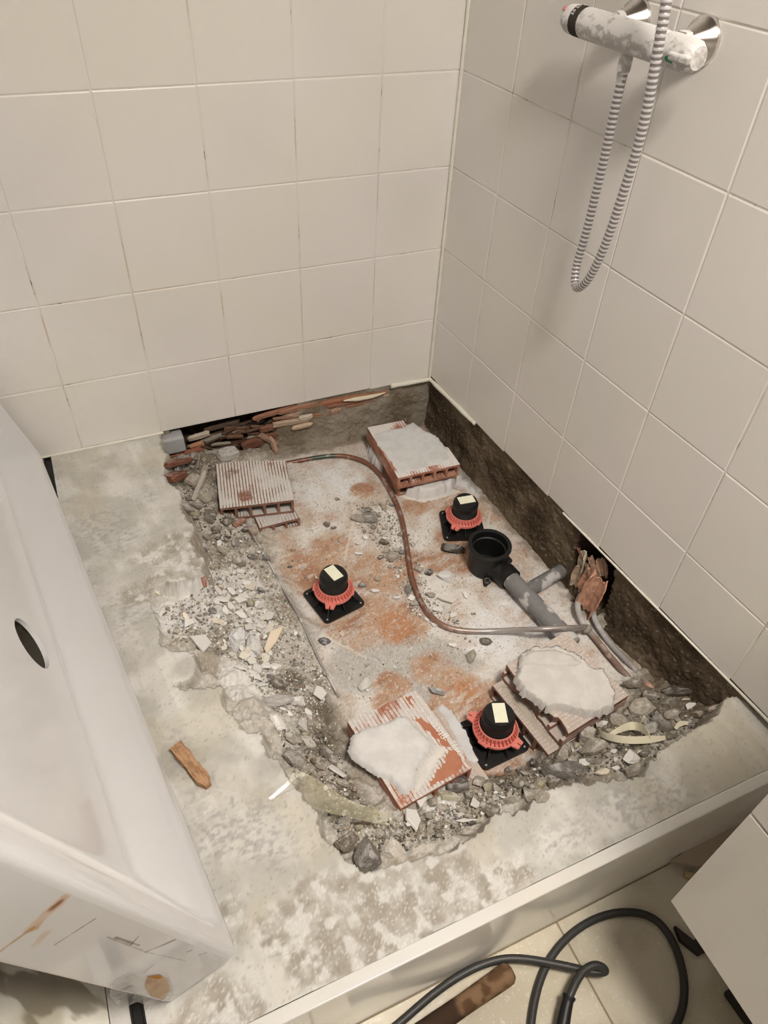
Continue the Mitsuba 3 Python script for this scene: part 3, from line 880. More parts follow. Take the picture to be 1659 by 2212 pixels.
def lump_on(brick, pts, ztop, thick, seed, name='mortar', rgb=(222, 212, 196), lab=None, h=.005, rough=.3, round_=.007, f=60, amp=.0035):
    poly = jag([at(u, v, ztop)[:2] for u, v in pts], 9, amp * .45, seed).buffer(.0015).buffer(-.0015)
    poly = max(getattr(poly, 'geoms', [poly]), key=lambda g_: g_.area)
    m = slab_blob(poly, h, thick, seed, rough, f, round_, ztop)
    c = lerp(col(*rgb), col(*[max(0, x - 22) for x in rgb]), sstep(.4, .65, nz(m.vertices, 40, seed + 1)) * .4)
    c = c * (.94 + .12 * nz(m.vertices, 300, seed + 2, 2))[..., None]
    return put(name, m, 'mat_vertex', brick, smooth=True, color=np.clip(c, 0, 1), label=lab)


TH_B = .045
# near the back wall, left: one striped brick on a fragment
ZL = -.10
b, _ = hollow_brick('hollow_brick', (at(475, 1099, ZL), at(634.5, 1080, ZL), at(461, 1003, ZL)), ZL, TH_B, 'mat_brick_striped', label='hollow brick with striped dusty top, at the left of the pit by the torn wall', cat='brick',
                    cut=[(jag([(-.01, .19), (.21, .165), (.21, .3), (-.01, .3)], 6, .003, 1), -.1, .1)])
kx = hollow_brick('brick_fragment', (at(560, 1140, -.145), at(648, 1118, -.145), at(545, 1060, -.145)), -.146, .033, 'mat_brick_striped', label='broken brick piece wedged under the striped hollow brick', cat='brick fragment')[0]
# at the back, right: two stacked
Zt = ZP + 2 * TH_B
b2, _ = hollow_brick('hollow_brick', (at(860, 1033, Zt), at(994, 1003, Zt), at(785, 925, Zt)), Zt, TH_B - .004, 'mat_brick_orange', label='upper hollow brick of the stack in the back corner, white mortar on its top', cat='brick',
                     cut=[(jag([(.20, .07), (.155, .11), (.148, .15), (.115, .185), (.12, .21), (.11, .27), (.3, .27), (.3, .07)], 3, .003, 2), -.1, .1)])
lump_on(b2, [(855, 1012), (862, 1024), (905, 1014), (950, 1003), (972, 990), (962, 965), (940, 940), (912, 928), (893, 912), (868, 925), (845, 928), (805, 938), (815, 960), (835, 985)], Zt - .0004, .0014, 21, rgb=(200, 192, 179), lab='film of white mortar', rough=.35, f=60)
b3, _ = hollow_brick('hollow_brick', (at(860, 1050, ZP + TH_B - .006), at(988, 1022, ZP + TH_B - .006), at(788, 942, ZP + TH_B)), ZP + TH_B - .006, TH_B - .006, 'mat_brick_orange', label='lower hollow brick of the back corner stack, half hidden in mortar', cat='brick',
                     cut=[(jag([(.20, .06), (.14, .12), (.12, .27), (.3, .27), (.3, .06)], 3, .004, 3), -.1, .1)])
for i, (pts, z, th) in enumerate((([(895, 1052), (930, 1040), (968, 1024), (985, 1040), (975, 1062), (940, 1076), (905, 1080), (870, 1070)], ZP + .003, .03), ([(790, 965), (812, 985), (832, 1015), (826, 1024), (808, 1012), (796, 990)], ZP + .002, .035))):
    lump_on(b3, pts, z, th, 30 + i, rgb=(212, 202, 188), lab='squeezed white mortar', rough=.4, h=.006, round_=.014)
lump_on(b3, [(856, 1072), (900, 1060), (960, 1052), (1000, 1062), (960, 1075), (915, 1088), (875, 1078)], ZP - .001, .006, 34, rgb=(208, 196, 178), lab='spilled mortar', rough=.4)
# front right: broken upper brick with a slab of mortar, a longer brick under it
b4, _ = hollow_brick('hollow_brick', (at(1218, 1591, Zt), at(1086, 1440, Zt), at(1360, 1504, Zt)), Zt, TH_B - .003, 'mat_brick_pale', label='broken upper hollow brick at the front right under a thick slab of mortar', cat='brick',
                     cut=[(jag([(-.02, -.02), (-.02, .012), (.03, .020), (.05, .012), (.085, .042), (.11, .03), (.135, .022), (.15, .006), (.22, .012), (.22, -.02)], 3, .003, 5), .022, .1),
                          (jag([(-.02, -.02), (-.02, .004), (.06, .006), (.10, .012), (.15, .003), (.22, .004), (.22, -.02)], 3, .002, 6), -.1, .023)])
lump_on(b4, [(1120, 1418), (1150, 1404), (1200, 1402), (1240, 1418), (1262, 1432), (1275, 1450), (1298, 1452), (1318, 1480), (1328, 1512), (1322, 1536), (1296, 1548), (1268, 1550), (1240, 1545), (1205, 1535), (1180, 1542), (1150, 1516), (1125, 1502), (1108, 1470), (1118, 1448)],
        Zt - .001, .020, 41, rgb=(198, 187, 171), lab='thick pale slab of mortar', rough=.05, round_=.005, f=18, amp=.005)
lump_on(b4, [(1122, 1420), (1150, 1406), (1200, 1404), (1240, 1420), (1262, 1437), (1240, 1446), (1190, 1445), (1150, 1440), (1120, 1442)], Zt + .014, .011, 42, rgb=(196, 185, 169), lab='ridge of mortar on the slab', rough=.12, round_=.012, f=25)
b5, _ = hollow_brick('hollow_brick', (at(1185, 1630, ZP + TH_B), at(1064, 1480, ZP + TH_B), at(1330, 1545, ZP + TH_B)), ZP + TH_B - .0005, TH_B, 'mat_brick_pale', label='lower hollow brick at the front right, its reddish ribbed side facing the foot', cat='brick')
lump_on(b5, [(1086, 1478), (1120, 1500), (1160, 1555), (1196, 1600), (1188, 1612), (1150, 1570), (1100, 1512), (1078, 1484)], ZP + TH_B - .002, .004, 43, rgb=(176, 160, 138), lab='crumbled mortar between the bricks', rough=.6, round_=.008)
# front: chalky brick with printed letters, one more under it
b6, fr6 = hollow_brick('hollow_brick', (at(865, 1747, Zt), at(1019, 1659, Zt), at(711, 1575, Zt)), Zt, TH_B - .003, 'mat_brick_chalk', label='upper hollow brick at the front, chalky with red patches and white lettering', cat='brick',
                       cut=[(jag([(-.01, .200), (.08, .196), (.17, .194), (.17, .3), (-.01, .3)], 8, .0022, 7), -.1, .1)])
lump_on(b6, [(762, 1588), (790, 1572), (840, 1560), (862, 1545), (885, 1552), (905, 1578), (938, 1604), (925, 1630), (905, 1660), (896, 1700), (880, 1718), (862, 1714), (840, 1690), (810, 1675), (780, 1655), (758, 1640), (752, 1612)],
        Zt - .001, .011, 51, rgb=(204, 195, 181), lab='lump of white mortar', rough=.16, round_=.016, f=16, amp=.004)
lump_on(b6, [(893, 1712), (902, 1662), (930, 1630), (945, 1606), (965, 1616), (950, 1640), (932, 1668), (915, 1694), (905, 1712)], Zt - .001, .003, 52, rgb=(206, 194, 176), lab='crumbs of mortar', rough=.6, f=120)
red = Polygon
for pts, s_ in (([(915, 1712), (925, 1690), (950, 1652), (962, 1625), (985, 1612), (1006, 1638), (1012, 1652), (985, 1672), (950, 1692)], 53), ([(890, 1550), (902, 1545), (945, 1572), (978, 1608), (968, 1620), (940, 1602), (915, 1575)], 54), ([(862, 1506), (890, 1502), (900, 1525), (885, 1530)], 55)):
    lump_on(b6, pts, Zt - .0002, .0004, s_, name='bare_patch', rgb=(170, 112, 84), lab='bare red patch of fired clay', rough=.3, h=.008)
up = at(1019, 1659, Zt) - at(865, 1747, Zt)
up /= np.linalg.norm(up)
rd = np.array([up[1], -up[0], 0])
for txt, (u, v), hgt in (('SVLVIS', (927, 1548), .011), ('JL', (956, 1580), .013), ('TEB', (975, 1600), .010), ('C', (990, 1622), .010)):
    o = at(u, v, Zt)
    put('lettering', moved(meshkit.text_mesh(txt, hgt, .0003), frame(o + np.array([0, 0, .0006]) - up * hgt * .5, rd, up, (0, 0, 1))), 'mat_white_print', b6)
b7, _ = hollow_brick('hollow_brick', (at(905, 1776, ZP + TH_B), at(1061, 1689, ZP + TH_B), at(797, 1602, ZP + TH_B)), ZP + TH_B - .0005, TH_B, 'mat_brick_pale', label='lower hollow brick at the front, a white strip of it showing beside the foot', cat='brick')
lump_on(b7, [(957, 1520), (976, 1536), (1010, 1590), (1034, 1642), (1028, 1652), (1004, 1640), (985, 1600), (962, 1556), (944, 1528)], ZP + TH_B - .0015, .0026, 56, rgb=(200, 192, 180), lab='white plaster skin', rough=.2, f=30)

# ------------------------------------------------------------------ adjustable feet
HZ = ZP + .0012


def foot(centre, rz, tabs, pad_deg, lab):
    t = thing('adjustable_foot', lab, 'adjustable foot', None)
    m = rotz(rz, (centre[0], centre[1], HZ))
    FOOTPRINTS.append(Point(*centre).buffer(.072))
    plate = sbox(-.0565, -.0565, .0565, .0565).buffer(-.0115).buffer(.0115)
    for a in (-1, 1):
        for b_ in (-1, 1):
            plate = plate.difference(Point(a * .0470, b_ * .0470).buffer(.0030))
    parts = [extrude(plate, .0045), lathe([(.0365, .004), (.0365, .036), (.031, .036), (.031, .004)], 48)]
    for k in range(8):
        a = k * math.pi / 4
        r = .064 if k % 2 else .054
        tri = extrude(Polygon([(.034, 0), (r, 0), (r, .003), (.036, .030), (.034, .030)]), .0024)
        parts.append(moved(tri, rotz(a) @ frame((0, .0012, .004), (1, 0, 0), (0, 0, 1))))
    bp = put('base_plate', moved(join(*parts), m), 'mat_black', t, label='square black base plate with ribs')
    for k, (a, b_) in enumerate(((-1, -1), (1, -1), (-1, 1), (1, 1))):
        put('screw', moved(lathe([(0, .0054), (.0012, .0052), (.0026, .0042), (.0026, .0034), (0, .0034)], 16), m @ frame((a * .0470, b_ * .0470, 0), (1, 0, 0), (0, 1, 0))), 'mat_screw', bp, smooth=30)
    ring = [lathe([(.0346, .040), (.0346, .0545), (.0376, .0545), (.0378, .0400), (.0440, .0352), (.0452, .0420), (.0472, .0415), (.0478, .0385), (.0474, .0350), (.042, .0345), (.0346, .040)], 96)]
    for k in range(32):
        fin = extrude(Polygon([(.0370, .0395), (.0450, .0350), (.0458, .0422), (.0436, .0462), (.0376, .0543)]), .0020)
        ring.append(moved(fin, rotz(k * math.pi / 16) @ frame((0, .00095, 0), (1, 0, 0), (0, 0, 1))))
    for a in tabs:
        tb = Polygon([(.044, -.0135), (.0610, -.0095), (.0610, .0095), (.044, .0135)]).difference(sbox(.0525, -.0014, .07, .0014))
        ring.append(moved(extrude(tb, .0045), rotz(a - rz) @ frame((0, 0, .0352), (1, 0, 0), (0, 1, 0))))
    for k in (0, 1):
        a = (tabs[0] - rz) + math.pi / 2 + k * math.pi
        ring.append(moved(extrude(Polygon([(.0455, -.012), (.0500, -.010), (.0500, .010), (.0455, .012)]), .0045), rotz(a) @ frame((0, 0, .0352), (1, 0, 0), (0, 1, 0))))
    put('adjusting_ring', moved(join(*ring), m), 'mat_orange', t, smooth=28, label='ribbed orange adjusting ring')
    prof = [(.030, .038), (.0334, .038)]
    z = .0395
    while z < .070:
        prof += [(.0334, z), (.0327, z + .0009), (.0327, z + .0013), (.0334, z + .0022)]
        z += .0027
    prof += [(.0334, .0722), (.0329, .0730), (.0334, .0738), (.0334, .0835), (.0325, .0865), (.0300, .0895), (.0288, .0935), (.0278, .0948), (0, .0948)]
    cp = put('threaded_cap', moved(lathe(prof, 72), m), 'mat_black', t, smooth=30, label='black threaded cap')
    put('hexagon', moved(lathe([(.0265, .0945), (.0265, .0956), (.0255, .0958), (0, .0958)], 6), m), 'mat_black_matt', cp)
    put('adhesive_pad', moved(rbox(.0435, .0265, .0018, .0004, 2), rotz(math.radians(pad_deg), (centre[0], centre[1], HZ + .0966))), 'mat_pad', t, label='cream adhesive pad')
    return t


def ang_to(c, u, v, z):
    p = at(u, v, z)
    return math.atan2(p[1] - c[1], p[0] - c[0])


def pad_angle(p, q, z):
    a, b_ = at(*p, z), at(*q, z)
    return math.degrees(math.atan2(b_[1] - a[1], b_[0] - a[0]))


zt, zr = HZ + .096, HZ + .037
f1, f2, f3 = (-.522, -.561), (-.1075, -.449), (-.347, -1.029)
foot(f1, math.radians(11), [ang_to(f1, 711.5, 1317, zr), ang_to(f1, 711.5, 1317, zr) + math.pi], pad_angle((699, 1226), (722, 1251), zt), 'black and orange adjustable foot in the middle of the pit floor')
foot(f2, math.radians(-20), [ang_to(f2, 981, 1144, zr), ang_to(f2, 981, 1144, zr) + math.pi], pad_angle((985, 1075), (1020, 1069), zt), 'black and orange adjustable foot behind the black drain trap')
foot(f3, math.radians(3), [ang_to(f3, 1118, 1607, zr), ang_to(f3, 1003, 1540, zr)], pad_angle((1070, 1511), (1079, 1558), zt), 'black and orange adjustable foot between the two front brick stacks')

# ------------------------------------------------------------------ drain trap and pipes
trap = thing('drain_trap', 'black open drain trap standing by the right wall', 'drain trap')
tc = np.array([-.1235, -.6045, ZP + .001])
prof = [(0, .0), (.040, .0), (.044, .003), (.046, .012), (.0475, .070), (.0480, .074), (.0535, .077), (.0545, .080), (.0545, .0845), (.0530, .0862), (.0455, .0862), (.0445, .0850), (.0440, .066), (.0405, .064), (.0395, .006), (0, .006)]
put('bowl', moved(lathe(prof, 72), frame(tc, (1, 0, 0), (0, 1, 0))), 'mat_black_matt', trap, smooth=35)
put('inner_cup', moved(lathe([(0, .012), (.020, .012), (.022, .014), (.022, .034), (.020, .034), (.0195, .016), (0, .016)], 48), frame(tc + np.array([-.008, -.010, 0]), (1, 0, 0), (0, 1, 0))), 'mat_black_matt', trap, smooth=35)
pa, pb = at(1092, 1240, -.151), at(1236, 1392, -.151)
pd = (pb - pa) / np.linalg.norm(pb - pa)
pd[2] = 0
hub = np.r_[tc[:2], -.151]
put('outlet', join(tube([hub + pd * .030, pa + pd * .012], [.0275, .0255], 32), tube([pa - pd * .006, pa + pd * .022], .0285, 32), tube([pa - pd * .012 + np.array([.018, .018, .018]), pa + np.array([.018, .018, .018])], .010, 16)), 'mat_black_matt', trap, smooth=40, label='black outlet socket')


def splashed(mesh, base, splash, seed, lo=.48, hi=.6, f=30):
    c = lerp(col(*base), col(*splash), sstep(lo, hi, nz(mesh.vertices, f, seed, 4)))
    return np.clip(c * (.9 + .2 * nz(mesh.vertices, 160, seed + 1, 2))[..., None], 0, 1)


FOOTPRINTS += [Point(*tc[:2]).buffer(.058), LineString([pa[:2], pb[:2]]).buffer(.026)]
L_ = np.linalg.norm(pb - pa)
m = tube([pa + pd * t for t in np.linspace(.010, L_, 90)], .0228, 40)
put('waste_pipe', m, 'mat_vertex', smooth=True, color=splashed(m, (122, 116, 108), (192, 182, 168), 5, .52, .62), label='grey waste pipe leaving the drain trap, splashed with mortar', cat='pipe')
qa, qb = at(1139, 1276, -.158), at(1213, 1233, -.158)
qd = (qb - qa) / np.linalg.norm(qb - qa)
ql = np.linalg.norm(qb - qa)
bore = lambda r, a, b_: mani(tube([qa + qd * a, qa + qd * b_], r, 40))
off = unmani(mani(join(tube([qa + qd * t for t in np.r_[np.linspace(0, ql, 60)]], .0180, 40))) - mani(tube([qa - qd * .01, qa + qd * (ql + .01)], .0155, 40)))
off = off.subdivide_to_size(.006) if hasattr(off, 'subdivide_to_size') else off
put('pipe_offcut', off, 'mat_vertex', smooth=False, color=splashed(off, (112, 106, 98), (178, 170, 158), 8), label='short grey pipe offcut lying between the waste pipe and the right wall', cat='pipe')


def clay_pipe(pts, r, colours, seed, n=300):
    p = spline(pts, n)
    FOOTPRINTS.append(LineString(p[:, :2]).buffer(r + .003))
    m = tube(p, r * (1 + .05 * (nz(p, 60, seed) - .5)), 14)
    t = np.repeat(np.linspace(0, 1, n), 14)
    t = np.r_[t, 0, 1]
    ks = [k for k, _ in colours]
    c = np.stack([np.interp(t, ks, [col(*v)[i] for _, v in colours]) for i in range(3)], -1)
    d = sstep(.55, .66, nz(m.vertices, 70, seed + 2, 3))
    return m, np.clip(lerp(c, col(206, 194, 178), d * .35), 0, 1)


zc = ZP + .0095
cp = [at(u, v, {1130: -.146, 1130: -.142, 1165: -.121, 1200: -.1165, 1232: -.122, 1262: -.146}.get(u, zc)) for u, v in ((585, 1006), (640, 997), (690, 988), (740, 985), (782, 995), (818, 1022), (845, 1064), (865, 1110), (874, 1150), (882, 1200), (890, 1248), (905, 1290), (926, 1325), (956, 1350), (1002, 1362), (1062, 1363), (1130, 1360), (1165, 1359), (1200, 1357), (1232, 1356), (1262, 1354))]
cu, cu2 = (132, 88, 66), (116, 78, 62)
m, c = clay_pipe(cp, .0066, [(0, cu2), (.085, cu2), (.10, (72, 78, 66)), (.145, (72, 78, 66)), (.16, cu), (.66, cu), (.74, (154, 118, 96)), (.80, (172, 160, 146)), (1, (150, 136, 122))], 3, 500)
put('copper_pipe', m, 'mat_metal', smooth=True, color=c, label='bent copper pipe curving across the pit floor from the striped brick', cat='pipe')
z1 = ZP + .011
pA = [at_right(1262, 1262, -.020), at_right(1255, 1285, .004)] + [at(u, v, z) for u, v, z in ((1248, 1312, -.145), (1256, 1340, -.162), (1272, 1362, z1), (1300, 1396, z1), (1340, 1444, z1), (1372, 1478, z1 - .004))]
m, c = clay_pipe(pA, .0072, [(0, (168, 160, 150)), (.45, (170, 158, 144)), (.55, (140, 118, 100)), (.8, (126, 98, 82)), (1, (134, 118, 104))], 7)
wpipe = put('water_pipe', m, 'mat_vertex', smooth=True, color=c, label='grey brown water pipe rising into the hole of the right wall, nearer the bricks', cat='pipe')
jt = trimesh.creation.icosphere(subdivisions=3, radius=.0105)
jt.vertices = jt.vertices * (1.25, 1, 1) + (nz(jt.vertices, 120, 4)[:, None] - .5) * .004 + at(1268, 1358, -.160)
put('joint', jt, 'mat_vertex', wpipe, smooth=True, color=splashed(jt, (150, 136, 118), (196, 186, 170), 6), label='lumpy soldered joint')
pB = [at_right(1276, 1300, -.030), at_right(1281, 1318, -.004)] + [at(u, v, z) for u, v, z in ((1287, 1342, -.158), (1304, 1372, z1), (1338, 1412, z1), (1380, 1456, z1 + .006), (1412, 1494, z1 + .014), (1428, 1512, z1 + .014))]
m, c = clay_pipe(pB, .0070, [(0, (170, 162, 152)), (.25, (172, 164, 154)), (.6, (150, 140, 128)), (.84, (134, 118, 104)), (.88, (184, 130, 98)), (1, (176, 120, 88))], 9)
put('water_pipe', m, 'mat_vertex', smooth=True, color=c, label='grey water pipe with a bright copper end, along the foot of the right wall', cat='pipe')
wp = [hit(u, v) + np.array([0, 0, .0035]) for u, v in ((532, 1128), (552, 1168), (580, 1215), (610, 1270), (640, 1322), (664, 1372), (690, 1428), (712, 1470), (732, 1508))]
m = tube(spline(wp, 160), .0028, 8)
put('rod', m, 'mat_vertex', smooth=True, color=splashed(m, (150, 142, 130), (196, 186, 172), 15), label='thin straight grey rod half buried along the left heap', cat='rod')

# ------------------------------------------------------------------ rubble
def rock(dims, seed, sub=2, rgb=(140, 130, 116), dusty=.3, planes=11, rough=.07, boxy=False):
    r_ = np.random.default_rng(seed)
    v = trimesh.creation.icosphere(subdivisions=sub).vertices
    f = ICO[sub]
    nrm = r_.normal(size=(planes, 3))
    nrm /= np.linalg.norm(nrm, axis=1, keepdims=True)
    off = r_.uniform(.46, .84, planes)
    d = v @ nrm.T
    r = np.minimum(np.where(d > .25, off / np.maximum(d, .25), 9).min(1), 1.05)
    p = v * r[:, None]
    if boxy:
        q = np.where(np.abs(v) > 1e-9, v, 1e-9)
        p = q / (np.abs(q) ** 7).sum(1, keepdims=True) ** (1 / 7) * .72 * (.80 + .30 * r[:, None])
        p[:, 1] *= 1 - .35 * r_.random() * (p[:, 0] > 0) * p[:, 0]
    p = p * (1 + rough * 2.6 * (nz(p + seed % 97, 3.2, seed % 50, 3) - .5) + (.16 if rough > .05 else .05) * (nz(p + seed % 83, 11, seed % 47, 2) - .5))[:, None]
    c = np.tile(col(*rgb), (len(p), 1)) * (1 + (1.04 if sum(rgb) < 520 else .30) * (nz(p + seed % 89, 9, seed % 40, 3) - .5))[:, None]
    c = lerp(c, col(214, 204, 188), np.clip(sstep(.1, .9, p[:, 2]) * sstep(.40, .62, nz(p + seed % 71, 2.6, seed % 31, 3)) * dusty * 1.6, 0, 1))
    return p * np.asarray(dims) / 2, f, np.clip(c, 0, 1)


ICO = {k: trimesh.creation.icosphere(subdivisions=k).faces for k in (1, 2, 3, 4)}
RH = np.r_[RIGHT[:2], 0] / np.linalg.norm(RIGHT[:2])
FH = np.array([-RH[1], RH[0], 0])


def flake(seed, w, h, t, bend=.0):
    """A broken flat chip: irregular outline, bevelled rim."""
    r_ = np.random.default_rng(seed)
    k = int(r_.integers(4, 8))
    a = np.sort((np.arange(k) + r_.uniform(-.35, .35, k)) * 2 * np.pi / k)
    rr = r_.uniform(.48, 1.0, k)
    o = np.c_[np.cos(a) * rr * w / 2, np.sin(a) * rr * h / 2]
    z = lambda p: bend * ((p[:, 0] / w) ** 2) * 4 * w
    v = np.vstack([np.c_[o, z(o) - t / 2], np.c_[o, z(o) + t * .25], np.c_[o * .9, z(o * .9) + t / 2], [[0, 0, t / 2]], [[0, 0, -t / 2]]])
    f = []
    for i in range(k):
        j = (i + 1) % k
        f += [[i, j, j + k], [i, j + k, i + k], [i + k, j + k, j + 2 * k], [i + k, j + 2 * k, i + 2 * k], [i + 2 * k, j + 2 * k, 3 * k], [j, i, 3 * k + 1]]
    return v, np.array(f)


def tilted(o, yaw, tx, ty, x=RH, y=FH):
    c, s_ = math.cos(yaw), math.sin(yaw)
    ex = x * c + y * s_ + np.array([0, 0, tx])
    ey = -x * s_ + y * c + np.array([0, 0, ty])
    ex /= np.linalg.norm(ex)
    ey -= ex * (ex @ ey)
    ey /= np.linalg.norm(ey)
    return frame(o, ex, ey)


def slope_frame(p, yaw, jx, jy):
    e = .008
    sx = (ground(*(p + RH * e)[:2]) - ground(*(p - RH * e)[:2])) / (2 * e)
    sy = (ground(*(p + FH * e)[:2]) - ground(*(p - FH * e)[:2])) / (2 * e)
    sx, sy = np.clip([sx, sy], -.7, .7)
    c, s_ = math.cos(yaw), math.sin(yaw)
    return tilted(p, yaw, sx * c + sy * s_ + jx, -sx * s_ + sy * c + jy)


G, DK, W, BR, OL, CR, BL = (152, 139, 119), (110, 99, 83), (218, 207, 190), (126, 106, 82), (152, 140, 112), (216, 200, 170), (80, 71, 60)
SEED = [100]


def place_rock(u, v, w, h, rgb, name, label, group=None, cat=None, dusty=.3, sink=.22, lift=0.0, yaw=0.0, flat=.72, cat_default={'mortar_chunk': 'mortar chunk', 'plaster_chunk': 'plaster chunk', 'pebble': 'pebble'}):
    SEED[0] += 1
    p = hit(u, v + h * .12)
    m = (p - CAM) @ FWD / FOCAL
    dims = np.array([w * m * 1.12, h * m * 1.12, min(w, h) * m * flat * 1.1])
    vv, ff, cc = rock(dims, SEED[0], 4 if w > 40 else 3 if w > 15 else 2, rgb, dusty)
    mm = slope_frame(p + np.array([0, 0, dims[2] * (.5 - sink) + lift]), yaw, 0, 0)
    vv = vv @ mm[:3, :3].T + mm[:3, 3]
    put(name, (vv, ff), 'mat_vertex', label=label, cat=cat or cat_default.get(name, 'stone'), group=group, color=cc)


def place_chip(u, v, w, h, rgb, label, group=None, yaw=0.0, t=None, tilt=.12, bend=0.0, lift=0.0, name='plaster_chip', cat='plaster chip'):
    SEED[0] += 1
    r_ = np.random.default_rng(SEED[0])
    p = hit(u, v)
    m = (p - CAM) @ FWD / FOCAL
    t = t or min(.006, max(.0018, min(w, h) * m * .16))
    vv, ff = flake(SEED[0], w * m * 1.15, h * m * 1.35, t, bend)
    mm = slope_frame(p + np.array([0, 0, t * .5 + .0035 * (tilt > 0) * min(1, w / 14) + lift]), yaw, *(r_.normal(0, tilt, 2)))
    vv = vv @ mm[:3, :3].T + mm[:3, 3]
    k = r_.uniform(.88, 1.02)
    put(name, (vv, ff), 'mat_vertex', label=label, cat=cat, group=group, color=np.tile(np.clip(col(*rgb) * k, 0, 1), (len(vv), 1)))


